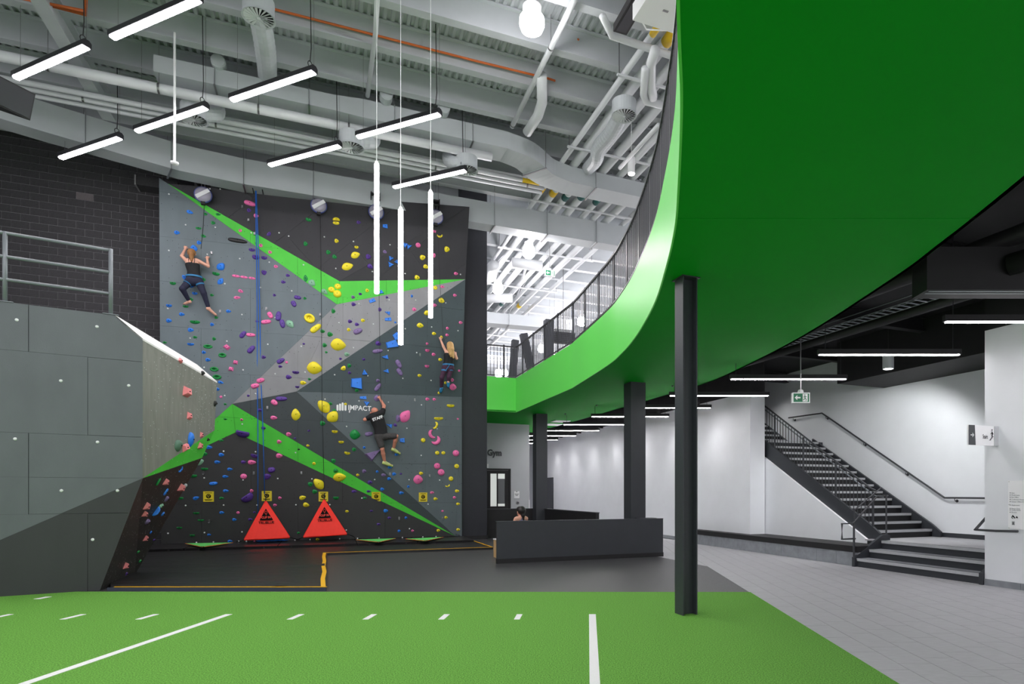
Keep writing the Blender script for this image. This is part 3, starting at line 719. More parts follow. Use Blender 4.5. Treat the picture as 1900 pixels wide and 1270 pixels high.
# ================================================================== HOLDS
HM = {}
def hold_mesh(ty, col):
    k = (ty, col)
    if k in HM: return HM[k]
    b = MB(); m = 'hold_'+col; sm = True
    def dome(fn, nu=14, nv=5):     # fn(angle, q) -> x,y,z ; q 0 rim .. 1 top
        vs = [fn(2*math.pi*i/nu, j/nv) for j in range(nv) for i in range(nu)]+[fn(0, 1.0)]
        fs = [(j*nu+i, j*nu+(i+1) % nu, (j+1)*nu+(i+1) % nu, (j+1)*nu+i) for j in range(nv-1) for i in range(nu)]
        fs += [((nv-1)*nu+i, (nv-1)*nu+(i+1) % nu, nv*nu) for i in range(nu)]
        b.add(vs, fs)
    def rim(q): return math.cos(q*math.pi/2), math.sin(q*math.pi/2)
    if ty == 't':      # pebble / teardrop
        def fn(a, q):
            r, h = rim(q); x = .5*math.cos(a)*r; y = .5*math.sin(a)*r*(1-.35*math.cos(a)); return (x, y+.08*h, h*(.5+.12*math.sin(a)*r))
        dome(fn)
    elif ty == 'j':    # half-moon jug: flat top edge, rounded belly
        def fn(a, q):
            r, h = rim(q); y = .5*math.sin(a); y = min(y, .22); return (.5*math.cos(a)*r*(1 if y < .2 else 1), (y*.9+.04)*r+.12*h, h*.55*(1+.25*(y > 0)))
        dome(fn)
    elif ty == 'd':    # round dome with dished centre
        def fn(a, q):
            r, h = rim(q); return (.5*math.cos(a)*r, .5*math.sin(a)*r, (h if q < .85 else .82)*.45)
        dome(fn, 16, 6)
    elif ty == 's':    # large sloper, lumpy triangle-ish
        def fn(a, q):
            r, h = rim(q); k = 1+.05*math.cos(3*a+.6); return (.5*math.cos(a)*r*k, .56*math.sin(a)*r*k*(1-.32*math.cos(a)**2)+.09*h, h*.42*(1+.25*math.sin(a)*r))
        dome(fn, 18, 6)
    elif ty == 'x':    # long pinch bar
        def fn(a, q):
            r, h = rim(q); c = math.cos(a); x = .5*(abs(c)**.6)*(1 if c > 0 else -1)*(.75+.25*r); return (x*(1 if q < 1 else .0), .5*math.sin(a)*r*(1-.15*c), h*.5*(.85+.15*(1-abs(2*x))))
        dome(fn, 16, 5)
    elif ty == 'c':    # crescent
        n = 12; pts = []; rs = []
        for i in range(n+1):
            a = math.pi*(1.0+i/n); pts.append((.38*math.cos(a), .18+.55*math.sin(a), .06)); rs.append(.03+.2*math.sin(math.pi*i/n))
        b.tube(pts, .1, 8, rs=rs)
    elif ty == 'r':    # oval ring jug
        n = 20; vs = []; seg = 8
        for i in range(n):
            a = 2*math.pi*i/n
            for j in range(seg):
                c = 2*math.pi*j/seg; R_ = .36+.14*math.cos(c); vs.append((R_*math.cos(a), R_*math.sin(a), .15+.2*math.sin(c)+.08*math.sin(a)))
        b.add(vs, [(i*seg+j, i*seg+(j+1) % seg, ((i+1) % n)*seg+(j+1) % seg, ((i+1) % n)*seg+j) for i in range(n) for j in range(seg)])
        b.lathe((0, 0, 0), (0, 0, 1), [(.3, 0), (.28, .05)], 16)
    elif ty == 'v':    # faceted block
        sm = False
        base = [(-.5, -.42, 0), (.42, -.5, 0), (.5, .36, 0), (-.3, .5, 0)]; top = [(-.28, -.12, .5), (.2, -.22, .62), (.3, .3, .46), (-.2, .34, .4)]
        b.hexa(base+top)
    elif ty == 'B':    # big box with bevelled face
        sm = False
        b.hexa([(-.5, -.38, 0), (.42, -.5, 0), (.38, .5, 0), (-.48, .36, 0), (-.42, -.34, .5), (.38, -.46, .5), (.32, .44, .34), (-.44, .3, .34)])
    elif ty == 'q':    # flat triangle wedge
        sm = False
        b.add([(-.5, -.1, 0), (.5, -.45, 0), (.35, .5, 0), (-.38, -.06, .3), (.4, -.36, .36), (.28, .36, .3)], [(0, 2, 1), (3, 4, 5), (0, 1, 4, 3), (1, 2, 5, 4), (2, 0, 3, 5)])
    me = free_mesh(b, m, sm); HM[k] = me; return me
bolt_me = free_mesh(MB().lathe((0, 0, 0), (0, 0, 1), [(.5, 0), (.5, .6), (.25, 1)], 8), 'print_black', False)
HL = {'5': '418,427btRg65,35,-15;585,448gt38,30;722,451gt50,25;667,542gt42,35;280,646bt55,38;510,600gj55,32;564,684gt50,32,-10;1062,333kx115,50,-12;1052,408pt42,36;1128,466kt50,38;1688,508gj60,45,-10;1658,767gt42,45;957,624kd32,34;517,755bt45,38;460,817bs68,62;930,733xx185,45,-4;1082,831pj62,42;1177,784kd36,38;1277,857kt38,34;1265,663pt35,50,-40;1124,910pj72,62;1214,917pj58,46;748,1012bs75,80,-45;697,1088gj72,46,-8;745,1170bs52,70,-35;912,1112kx75,28,-4;998,1124kx70,26,-4;1083,1135kx65,26,-4;1340,1010kt42,32;1215,1074pt50,48,30;1468,1105pt42,30;1420,1176pt46,32;236,1190gj58,42;1657,1138gs42,62;1722,1186es75,62,-35;360,1125bt40,50,30;568,1150gt35,36;436,1212bt50,50',
      '6': '254,506yj72,58,180;252,545yj66,40;494,537pt44,32;780,577bB55,45;258,736yt44,40;470,803yj42,36;457,888ys95,60,25;170,857gt46,42;236,906gt48,40,-20;371,1010ys118,68,22;598,905pt55,50;617,1010pt60,46,-30;775,853ut42,32,-30;836,915bq50,60,-60;830,993bq56,66,60;893,957bq40,48;985,770bq60,60,-40;1030,790bq44,70,-50;1130,780kd52,50;1303,632kv40,28;1302,890kd30,46;1362,674yc64,40,10;1440,825yt56,56;1180,912yt60,50,20;1212,1012yt52,42,-25;1120,1128yt54,46;1536,1086kt44,30',
      '7': '962,62kt52,34,-20;924,131kt66,30,8;654,104gt38,26;470,86bj52,38;433,150gt36,36;194,217bj54,40;372,226gj56,32;332,310bt54,36;194,378bt54,40;472,393gj95,48;832,277bt48,32;700,344gt38,28;656,419bt38,34;427,478bt58,40;474,555gt42,28;678,572gt36,36;611,655gr86,42;426,630bj66,36;150,611gt40,24;813,660kv66,50,-35;568,717bt40,32;612,798bt50,36;766,748gr76,48;905,823kv48,44;857,895kv52,46;679,898gr82,48;708,981gr82,50;748,1040bt54,30,-12;718,1113bt34,32;750,1195kd28,28;1324,105pt32,28;1571,129px68,40,-8;1650,139gt32,30;1530,197px66,48,-65;1278,319kx72,48,-60;1366,328px100,54,82;1235,390kx98,44,12;1408,410px90,50,-78;1490,413es92,60,-50;1700,354yr110,92,-25;1766,459yx130,58,42;985,526px86,46,55;1070,530kx88,38;1074,685px96,50,52;1138,385pt36,22;1209,769pt44,36;1391,808px84,46,35;1453,824kd28,26;1387,869pt40,28;1551,931pj68,44;1477,982pt58,44;1750,886ys150,116;1699,1005gt32,26;1632,1044yt62,40;1568,1087pj42,32;1175,1017kx78,46,22;1116,1076kx80,50,18;1044,1182pt26,24;1398,1214px110,46,3;1321,1250kx60,44,-35;1638,626pt26,20',
      '8': '270,11yd68,60;202,45yd66,60;265,90yd80,78;128,70et72,50,-35;585,55yt36,36;435,126ut40,34;512,92pt36,26;440,203pt44,38;797,129pt30,24;721,259pt34,42;728,75bq60,50,30;641,162bB72,40,28;802,290bq62,44,-20;812,362bB74,38,8;887,397bt24,20;1064,115bt24,30;224,276gt40,48;1090,258kt44,36;1391,15kt44,26;1315,25yd42,42;1380,162ys64,48,-15;1524,106kt40,28;1310,213kt38,34;1222,297yt52,52,-40;402,386pt44,36;476,418pt44,34;540,375yt42,34;388,475yt36,34;485,490ux96,56,28;108,492gt46,36;188,525gt54,48;272,636ys150,112;130,641gt44,44;148,716gt28,24;368,740et54,40;300,786pt30,24;550,793pt34,26;394,860gt40,42;331,890yt46,54,-45;396,936pt34,28;1151,429ys70,46;1301,517yt44,32;1380,555yt30,30;1445,460kt32,30;1441,532kt36,28;1586,399kt40,30;1227,625kt28,26;1229,697kj46,42;1297,740kt42,32;1368,796yt44,30;1225,866kj48,42;1570,914kt26,24;1147,966yt44,30;1498,1014kt32,38;1425,1044yt32,28;1502,1090ks74,62;1356,1152yt34,24;900,545bB70,80,30;855,628bB130,80,18;704,623pt58,44,-20;696,704ux104,42,14;776,767bq74,52;922,842ux92,50,-60;932,928ux84,46,-55;552,940bq56,72,30;786,916bq64,50;477,1048bB120,120;474,1125gt40,34;701,1021ut42,34;700,1090ux100,42,55;690,1210us70,60;1231,1220kt44,32;1304,1222kt38,28;545,1203bB74,36,2;575,1258bq60,60,-40',
      '9': '604,46gt22,16;606,167gt28,14;738,172kt22,20;1003,33kx52,40,-40;999,157kt50,32;886,95pt34,24;1177,133ys68,84;915,240pt34,28;745,284pj100,80,-12;1120,291kt40,32;1043,352kt36,32;1043,466kt48,38;841,465pj56,42,-12;821,519kt60,36;753,517pt38,26;472,397bt48,30;573,341gt34,18;436,450gt42,34;573,458bt40,30;540,517bt44,26;388,515es72,50,20;436,572gj52,30;642,575bt40,24;606,635bt44,24;342,629gj58,36;753,633kd48,44;980,580px54,44,15;947,633pt52,46,20;508,691bx60,28,8;609,751bt42,24;237,810gj46,32;367,810bt46,28,20;575,810gt34,20;785,806pj94,80,38;819,751kt28,26;1048,809kt26,24;1008,867kt28,22;576,928bt36,24;708,928kd24,22;842,925pt22,14;808,983pt32,20;368,931gj46,24;406,989gj46,22;231,1051gj40,22;336,1112gj38,26;678,985bt32,24;473,1108bt28,18;643,1160bt36,22;1200,1092gt24,18;1354,1144yt28,18;1172,323pt18,14;1284,262pt22,14;1202,413xt20,14;1276,383yt24,18;1325,528yd26,24;1365,695ys70,88,40;1296,696gt38,36,30;1332,757gt40,32;1233,806yt50,34,15;1262,865yt48,36,-15;842,1160kt16,12',
      'a': '93,66ys86,100,40;163,149ys86,88,-40;146,42gt30,24,-20;178,100gt32,26,-30;82,202gt40,38;268,45yd22,20;180,269yj46,32;232,354yj42,30;281,444yj46,32,-10;343,294gs80,72;458,288ux62,34,12;500,452uq130,80,-150;420,399bt22,20;622,216bq56,34,-25;672,216pt30,24,-30;697,163ut40,56;752,145ks110,70,58;1121,59yj62,34;1024,163yj74,34,2;994,217yc66,38,70;975,288kc80,56,-70;998,336kc84,66,45;730,339bB42,38;898,339yd36,36;1012,442yd34,32;1062,442yd32,28;1164,444kd52,50;1012,548kd50,48;1044,600kd54,52;856,659ks74,66;882,608yt34,24;1170,550yd38,36;1124,652yd38,38;1096,706yc40,24,20;1174,752yt36,24;1182,857yt32,20;971,765kt34,20;1153,805kt28,22;1180,166kt18,14;999,816yt34,24;1056,915kt20,16;1084,967yt28,22;1183,1066yt30,22;1022,1072yt30,22;627,560bt34,20;682,456bt30,20;663,614bt32,26;623,653bt32,26;420,592ut32,30;577,622ut38,24;718,612pt20,14;525,595bt22,20;467,681pt38,28,-10;338,756pt40,22;456,754pt34,20;566,738bt32,26;722,768bt38,24;779,716bt22,20;170,507gt36,38,30;338,414gt34,30;190,588gt36,34,-20;217,640ys98,64,8;12,528yt26,22;367,622yt26,20;190,808gj44,36;425,809gt30,20;280,917yt28,20;595,913bt36,28;759,970bt22,20;703,1077bt24,22;478,914pt28,14;624,970pt30,20;537,1022pt32,18;813,1075kt22,18',
      'b': '1448,455cv44,36,-25;1455,708cv78,84;1480,898cv46,62;1495,1087bs70,100;1398,1134hs100,80,20;1450,1148cv80,60,25;1578,1047cv32,48;1566,1132cv46,56;1625,555xt40,34;1688,803xt36,44;1632,1085xt28,26',
      'c': '634,292bc54,42,60;463,388gr58,38,80;518,388cv48,58;521,464bx56,30,70;632,430cv60,66;662,425ws44,48;526,518us48,46,35;485,571ex56,34,15;445,612bj78,52,65;498,632bt38,28,60;371,572cv52,66;357,632cv48,50;380,692ut56,44;408,772bd24,24;365,818cv40,50;432,830pt30,20;313,921gd34,26;326,991gd36,28;211,1026cv50,56;222,1088pt30,26'}
SHN = {'t': 'pebble', 'j': 'half-moon jug', 'd': 'round dome', 's': 'bulbous sloper', 'x': 'long bar', 'c': 'crescent', 'r': 'oval ring', 'v': 'faceted block', 'B': 'boxy block', 'q': 'triangular wedge'}
LM = [(365, 520, 'the barefoot climber'), (705, 805, 'the lettered black T-shirt climber'), (830, 685, 'the long-haired blonde climber'), (655, 757, 'the white bar logo'), (495, 970, 'the left red triangle'),
      (602, 965, 'the right red triangle'), (475, 420, 'the blue rope top'), (441, 447, 'the black ledge hold'), (663, 712, 'the largest blue box'), (387, 922, 'the leftmost yellow notice'), (785, 923, 'the rightmost yellow notice'),
      (698, 922, 'the fourth yellow notice'), (624, 540, 'the three yellow discs'), (432, 750, "the lower green band's peak"), (862, 400, "the wall's top right corner"), (806, 812, 'the paired pink crescents'), (594, 380, 'the second belay device'),
      (627, 640, 'the widest yellow sloper'), (580, 683, 'the folded yellow sloper'), (547, 770, 'the square yellow sloper'), (478, 625, 'the mid blue rope'), (740, 420, 'the square blue chip')]
LMB = [(345, 830, 'the big blue bulge'), (268, 955, 'the coral block pair'), (240, 1060, "the boulder wall's foot")]
import re
holds = []
for k, sx in HL.items():
    for e in sx.split(';'):
        m_ = re.match(r'([\d.]+),([\d.]+)([a-z])([a-zA-Z])(?:Rg)?([\d.]+),([\d.]+)(?:,(-?[\d.]+))?$', e)
        x, y, cc, ty, w, h, rt = m_.groups(); px, py = cpx(k, float(x), float(y)); sc = CR[k][2]
        holds.append((px, py, cc, ty, float(w)/sc, float(h)/sc, float(rt or 0), k in 'bc'))
keys = {}
for i, (px, py, cc, ty, w, h, rt, bo) in enumerate(holds):
    lm = min(LMB if bo else LM, key=lambda l: (l[0]-px)**2+(l[1]-py)**2); dx, dy = px-lm[0], py-lm[1]; ds = math.hypot(dx, dy)
    if ds < 6: dr = 'right beside'
    else:
        v_ = 'above' if dy < 0 else 'below'; h_ = 'left of' if dx < 0 else 'right of'
        dr = v_ if abs(dx) < abs(dy)*.4 else (h_ if abs(dy) < abs(dx)*.4 else ('upper ' if dy < 0 else 'lower ')+h_)
    sz = 'large' if max(w, h) > 15 else ('small' if max(w, h) < 8 else 'mid-sized')
    keys.setdefault((sz, HN[cc], SHN[ty], dr, lm[2]), []).append((ds, i))
HLAB = {}
ORD = ['', 'second nearest ', 'third nearest ', 'fourth nearest ', 'fifth nearest ', 'sixth nearest ', 'seventh nearest ', 'eighth nearest ']
for kk, ls in keys.items():
    ls.sort()
    for j, (ds, i) in enumerate(ls):
        o_ = ('nearest ' if len(ls) > 1 and j == 0 else ORD[min(j, 7)])
        HLAB[i] = f"{kk[0]} {kk[1]} {kk[2]} hold, {o_}{kk[3]} {kk[4]}"
for i, (px, py, cc, ty, w, h, rt, bo) in enumerate(holds):
    hh = hit(px, py, BT) if bo else hit(px, py)
    if hh is None:
        if bo:
            for dx in (-4, -8, -14, -20):
                hh = hit(px+dx, py+2, BT)
                if hh: break
        if hh is None: hh = wall_hit(px, py)
    p, n = hh; mpp = p.y/F
    wx, hy = w*mpp*1.03, h*mpp*1.03
    if bo: wx, hy = w*mpp*1.1, h*mpp*1.05
    dz = min(wx, hy)*.85
    if ty in 'B': dz = min(wx, hy)*.5
    o = inst('climbing_hold', hold_mesh(ty, cc), p-n*.004, n, None, wx, hy, dz, rt)
    tag(o, HLAB[i], 'climbing hold', 'bouldering wall holds' if bo else 'holds on the tall climbing wall')
    if max(w, h) > 5:     # bolt head as a part (kept unscaled)
        topz = {'t': .5, 'j': .55, 'd': .37, 's': .42, 'x': .42, 'c': .22, 'r': .04, 'v': .5, 'B': .4, 'q': .3}[ty]
        c = bpy.data.objects.new('bolt', bolt_me); COL.objects.link(c); c.parent = o
        c.scale = (.022/wx, .022/hy, .012/dz); c.location = ((0, .04, topz) if ty != 'c' else (0, -.36, topz))
# ================================================================== MATS
mt = thing('crash_mat', 'wrinkled black vinyl crash mat cover with yellow edge tape', 'mat', (-7, 13, 0))
fr = atz(185, 1096.5, 0).y
mx0 = atz(606, 1097, 0)
p1 = atz(610, 1031, 0); s_e = gs(mx0); t_f = gt(atz(606, 1095, 0)); t_k = gt(p1); s_r = gs(atz(917, 1021, 0)); t_w = TWL
Yf = mx0.y
poly = [(-7.75, Yf), (mx0.x, Yf)]
kk = W(s_e, t_k); rr_ = W(s_r, t_k); ww = W(s_r, TWL-.02); lw = W(-5.5, TWL-.02)
outline = [Vector((-7.5, Yf, 0)), Vector((mx0.x, Yf, 0)), kk, rr_, ww, lw, Vector((-9.6, 12.6, 0))]
b = MB(); ZM = .055
b.prism([(p.x, p.y, 0) for p in outline], (0, 0, ZM)); b.build('mat_body', 'vinyl', mt)
# wrinkled cover sheet over the near bay
n1, n2 = 60, 50; vs = []; random.seed(3)
wr = [(random.uniform(0, 1), random.uniform(0, 1), random.uniform(-.5, .5), random.uniform(.008, .022), random.uniform(.1, .4)) for _ in range(34)]
cA, cB, cC, cD = Vector((-7.4, Yf+.03, 0)), Vector((mx0.x-.05, Yf+.03, 0)), W(s_e-.05, 17.9), W(-5.2, 17.9)
for j in range(n2+1):
    for i in range(n1+1):
        u, v = i/n1, j/n2; p = cA.lerp(cB, u).lerp(cD.lerp(cC, u), v); z = ZM+.004
        for a, c, sl, hgt, ln_ in wr:
            dv = (v-c)-(u-a)*sl; du = abs(u-a)
            if du < ln_: z += hgt*math.exp(-(dv/.018)**2)*(1-du/ln_)
        vs.append((p.x, p.y, z))
b = MB(); b.add(vs, [(j*(n1+1)+i, j*(n1+1)+i+1, (j+1)*(n1+1)+i+1, (j+1)*(n1+1)+i) for j in range(n2) for i in range(n1)]); b.build('cover_sheet', 'vinyl', mt, smooth=True)
MB().wbox(-7.55, mx0.x, Yf-.012, Yf, 0, ZM-.004).build('front_rim', 'vinyl_rim', mt)
b = MB(); x = -7.45
random.seed(5)
pts = []
while x < mx0.x: pts.append((x, Yf+.01+random.uniform(-.006, .008), ZM+.006)); x += .16
b.tube(pts+[(mx0.x, Yf+.01, ZM+.006)], 0, 4, sq=(.014, .004)); b.build('edge_tape', 'yellow_tape', mt)
def tapeline(a, c, w): MB().tube([a+(c-a)*k/6+(E1*random.uniform(-.02, .02) if 0 < k < 6 else E1*0)+UP*(ZM+.009) for k in range(7)], 0, 4, sq=(w, .004)).build('edge_tape', 'yellow_tape', mt)
tapeline(Vector((mx0.x-.06, Yf+.02, 0)), W(s_e-.06, t_k+.02), .035); tapeline(W(s_e-.06, t_k+.02), W(s_r, t_k+.02), .008); tapeline(W(s_r-.02, t_k), W(s_r-.02, TWL-.9), .02)
# pads along the wall foot
t_p0 = TWL-1.55
padl = ['leftmost', 'second from left', 'middle', 'fourth from left', 'rightmost']
ss = [-5.3, -3.4, -1.25, .75, 2.4, 4.05]
for i in range(5):
    b = MB(); s0, s1 = ss[i]+.01, ss[i+1]-.01; z1 = .128
    b.hexa([W(s0, t_p0, ZM+.001), W(s1, t_p0, ZM+.001), W(s1, TWL-.012, ZM+.001), W(s0, TWL-.012, ZM+.001), W(s0, t_p0-.02, z1-.012), W(s1, t_p0-.02, z1-.012), W(s1, TWL-.012, z1), W(s0, TWL-.012, z1)])
    o = tag(b.build('wall_pad', 'vinyl_pad'), f'glossy black vinyl pad at the climbing wall foot, {padl[i]} of five', 'pad', 'pads along the wall foot')
    b = MB(); b.gbox(s0+.3, s0+.34, t_p0-.03, t_p0+.02, ZM+.001, z1-.03); b.build('strap', 'strap', o); b = MB(); b.gbox(s1-.34, s1-.3, t_p0-.03, t_p0+.02, ZM+.001, z1-.03); b.build('strap', 'strap', o)
ZP = .128
# ================================================================== BELAY GATES
def gate_up(apx, bl, br_, label):
    tb = TWL-.62
    A = att(apx[0], apx[1], TWL-.10); L = atz(bl[0], bl[1], ZP+.12); Rr = atz(br_[0], br_[1], ZP+.12)
    L = att(bl[0], bl[1], tb); Rr = att(br_[0], br_[1], tb)
    g = thing('belay_gate', label, 'belay gate', (L+Rr)/2-UP*.05, 'red belay gates')
    n = (Rr-L).cross(A-L).normalized()
    if n.dot(E2) > 0: n = -n
    rows = 10; vs = []
    for j in range(rows+1):
        v = j/rows; a = L.lerp(A, v); c = Rr.lerp(A, v); m = max(1, rows-j)
        for i in range(rows+1):
            u = i/rows; p = a.lerp(c, u); bulge = .035*math.sin(math.pi*u)*math.sin(math.pi*min(1, v*1.1))+.012*math.sin(7*u+3*v)*(1-v)
            vs.append(p+n*bulge)
    b = MB(); K = rows+1; N_ = len(vs)
    fr_ = [(j*K+i, j*K+i+1, (j+1)*K+i+1, (j+1)*K+i) for j in range(rows) for i in range(rows)]
    b.add(vs+[v-n*.05 for v in vs], fr_+[tuple(x+N_ for x in reversed(f)) for f in fr_]+[(i+1, i, i+N_, i+1+N_) for i in range(rows)]+[(j*K, (j+1)*K, (j+1)*K+N_, j*K+N_) for j in range(rows)]+[((j+1)*K+rows, j*K+rows, j*K+rows+N_, (j+1)*K+rows+N_) for j in range(rows)])
    b.build('fabric_body', 'red_fabric', g, smooth=False)
    for p, q in ((L, A), (A, Rr), (Rr, L)): MB().tube([p-n*.02, q-n*.02], .022, 8).build('hem', 'red_fabric', g, smooth=True)
    xd = (Rr-L).normalized(); yd = (A-(L+Rr)/2).normalized(); base = (L+Rr)/2; hgt = (A-base).length; wid = (Rr-L).length
    def at(u, v, l=.055): return base+xd*u+yd*v+n*l
    b = MB(); b.prism([at(-.15*wid, .46*hgt), at(.15*wid, .46*hgt), at(0, .77*hgt)], n*.003); wt = b.build('warning_triangle', 'print_black', g)
    text('CLIP IN', .09, at(0, .505*hgt, .06), xd, yd, 'print_red', 'clip_in_print', wt, bold=.003, align='CENTER', narrow=.82)
    text('TRUBLUE', .1, at(0, .37*hgt, .048), xd, yd, 'print_black', 'lettering_print', g, bold=.002, align='CENTER', narrow=.95)
    b = MB(); pts = [at(.028*math.cos(a), .66*hgt+.05*math.sin(a), .06) for a in [math.pi*2*k/10 for k in range(11)]]; b.tube(pts, .006, 5); b.tube([at(0, .62*hgt, .06), at(0, .585*hgt, .06)], .006, 5); b.build('carabiner_print', 'print_red', wt)
    MB().tube([A, A+UP*.08-n*.02, att(apx[0]+1, apx[1]-12, TWL-.06)], .014, 6).build('clip_strap', 'strap', g)
    for e, sgn in ((L, -1), (Rr, 1)): MB().tube([e, e+xd*sgn*.16+E2*.25-UP*.08, W(gs(e)+sgn*.24, TWL-.03, ZP+.05)], .014, 6).build('tether_strap', 'strap', g)
    return g
gate_up((493, 930), (453, 1002), (537.5, 997.5), 'red triangular belay gate, left one, propped against the climbing wall')
gate_up((601.5, 927.5), (563, 997), (643.5, 991.5), 'red triangular belay gate, right one, propped against the climbing wall')
def gate_flat(l, r, f, label):
    L, R_, Fp = [atz(x, y, ZP+.02) for x, y in (l, r, f)]
    g = thing('folded_gate', label, 'belay gate', (L+R_)/2-UP*.02, 'folded green gates on the pads')
    b = MB(); b.prism([L, R_, Fp], UP*.02); b.build('fabric_body', 'green_fabric', g)
    MB().tube([L+UP*.012, Fp+UP*.012, R_+UP*.012], .008, 6).build('hem', 'print_red', g)
    MB().obox(Fp+UP*.016-(Fp-(L+R_)/2).normalized()*.05, E1*.04, E2*.03, UP*.006).build('tab', 'strap', g)
gate_flat((344, 1010), (432, 1008.5), (375, 1016.5), 'green gate lying flat on the pad left of red triangles')
gate_flat((661, 1003), (734, 1000.5), (703, 1007.5), 'green gate lying flat on the pad right of red triangles')
gate_flat((753, 1001.5), (823, 998), (790, 1005), 'green gate lying flat on the pad nearest the wall right end')
# rope heap
hp = MB(); random.seed(11)
c = atz(508, 1003, ZP)
pts = []
for k in range(90): a = k*.9; pts.append(W(gs(c)+.42*math.cos(a*.35)*random.uniform(.6, 1), TWL-.16+.07*math.sin(a), ZP+.015+.03*random.random()))
tag(hp.tube(pts, .011, 5).build('rope_heap', 'rope_blue', smooth=True), 'heap of blue rope lying behind the left red triangle', 'rope')
# blue rope (two strands over pulley)
rp = thing('climbing_rope', 'blue climbing rope hanging doubled from the second pulley', 'rope', att(478, 1000, TWL-.25)-UP*.0)
def strand(pts): MB().tube([att(x, y, TWL-d) for x, y, d in pts], .013, 6).build('strand', 'rope_blue', rp, smooth=True)
strand([(474, 346, .5), (475.5, 450, .35), (477, 560, .25), (477.5, 700, .18), (478.5, 800, .16), (478.5, 955, .12)])
strand([(475, 346, .5), (479, 450, .35), (481.5, 560, .25), (484, 700, .18), (488, 800, .16), (491, 918, .1)])
# belay devices, brackets, straps
def bracket(px, py, label, d=.55):
    p = att(px, py, TWL-d); g = thing('anchor_bracket', label, 'bracket', p)
    MB().obox(p+UP*.05, E1*.12, E2*.2, UP*.02).obox(p-E1*.12+UP*.0, E1*.012, E2*.2, UP*.1).obox(p+E1*.12, E1*.012, E2*.2, UP*.1).build('bracket_plate', 'black_paint', g)
    MB().obox(p+E2*.3-UP*.02, E1*.14, E2*.13, UP*.09).build('base_block', 'black_paint', g)
    MB().lathe(p-E1*.13, E1, [(.05, 0), (.05, .26)], 14).build('roller', 'metal_dark', g); return p
DV = [(375, 336, 377, 362, 'first'), (590, 357, 591.5, 382, 'second'), (696, 368, 698, 394, 'third'), (806, 380, 808.5, 403, 'fourth')]
offs = {'first': .25, 'second': .55, 'third': .75, 'fourth': 1.05}
for bx, by, dx, dy, nm in DV:
    d = offs[nm]; bracket(bx, by, f'black anchor bracket at the wall top, holding the {nm} belay device', d)
    p = att(dx, dy, TWL-d-.05); g = thing('belay_device', f'round silver auto belay device with blue rim, {nm} from the left', 'belay device', p-UP*.22, 'auto belay devices')
    b = MB(); b.lathe(p+E2*.09, -E2, [(.13, 0), (.195, .03), (.205, .08), (.195, .14), (.13, .18), (.05, .19)], 24); hs = b.build('housing', 'device_shell', g, smooth=True)
    MB().lathe(p+E2*.02, -E2, [(.19, 0), (.222, .01), (.222, .04), (.19, .05)], 28).build('rim', 'device_blue', hs, smooth=True)
    b = MB(); q = (E1*.8+UP*.6).normalized(); w = q.cross(E2).normalized(); b.obox(p-E2*.105, q*.19, w*.05, E2*.012); b.build('cover_band', 'sign_white', hs)
    MB().tube([p+UP*.2-E1*.04, p+UP*.33-E1*.04], .012, 6).tube([p+UP*.2+E1*.04, p+UP*.33+E1*.04], .012, 6).build('hook', 'metal', g)
    MB().obox(p-UP*.23, E1*.05, E2*.05, UP*.04).build('nozzle', 'strap', g)
bracket(479, 350, 'black anchor bracket at the wall top carrying the blue rope', .45)
def webbing(a, pts, label):
    tag(MB().tube([att(x, y, TWL-d) for x, y, d in pts], 0, 4, sq=(.012, .002)).build('belay_strap', 'strap'), label, 'strap')
webbing(0, [(379, 380, .3), (377, 420, .3), (373, 462, .32)], 'dark belay strap tied to the barefoot climber')
webbing(0, [(594, 400, .6), (596.5, 560, .42), (597.5, 740, .25), (600, 850, .16), (601.5, 908, .1)], 'dark belay strap hanging down to the right red triangle')
webbing(0, [(700, 410, .8), (703.5, 540, .55), (705, 650, .4), (707, 735, .32), (709, 790, .42)], 'dark belay strap hanging behind the left tube lamp to lower climber')
webbing(0, [(812, 420, 1.1), (816, 520, .75), (822, 620, .45), (828, 648, .34)], 'dark belay strap tied to the blonde climber')
# ================================================================== NOTICES AND LOGO
for (px, py), nm in zip(((387, 922), (495, 921), (600, 922), (698, 922), (785, 923)), ('leftmost', 'second', 'third', 'fourth', 'rightmost')):
    p, n = wall_hit(px, py); xd = UP.cross(n).normalized(); yd = n.cross(xd); hw = .13; hh_ = .145
    g = thing('notice', f'yellow safety notice low on the climbing wall, {nm} of five', 'sign', p-yd*hh_, 'yellow notices on the climbing wall')
    g = MB().obox(p+n*.004, xd*hw, yd*hh_, n*.004).build('plate', 'notice', g)
    MB().lathe(p+n*.009+yd*.01, n, [(.062, 0), (.062, .001), (.05, .001)], 16).build('round_symbol', 'print_black', g)
    b = MB()
    for yy, ww_ in ((.105, .085), (-.085, .095), (-.107, .08)): b.obox(p+n*.009+yd*yy, xd*ww_, yd*.007, n*.001)
    b.build('print_line', 'print_black', g)
    b = MB(); b.tube([p+n*.0105+yd*.01+xd*.036*math.cos(a)+yd*.03*math.sin(a) for a in (0.4, 1.0, 1.6, 2.2, 2.8, 3.4)], .005, 4); b.obox(p+n*.0105-yd*.008, xd*.02, yd*.008, n*.0008); b.build('symbol_detail', 'notice', g)
lg = None
p, n = wall_hit(640, 757); xd = UP.cross(n).normalized(); yd = n.cross(xd)
lg = thing('wall_logo', 'white logo of four bars with lettering on the climbing wall', 'logo', p)
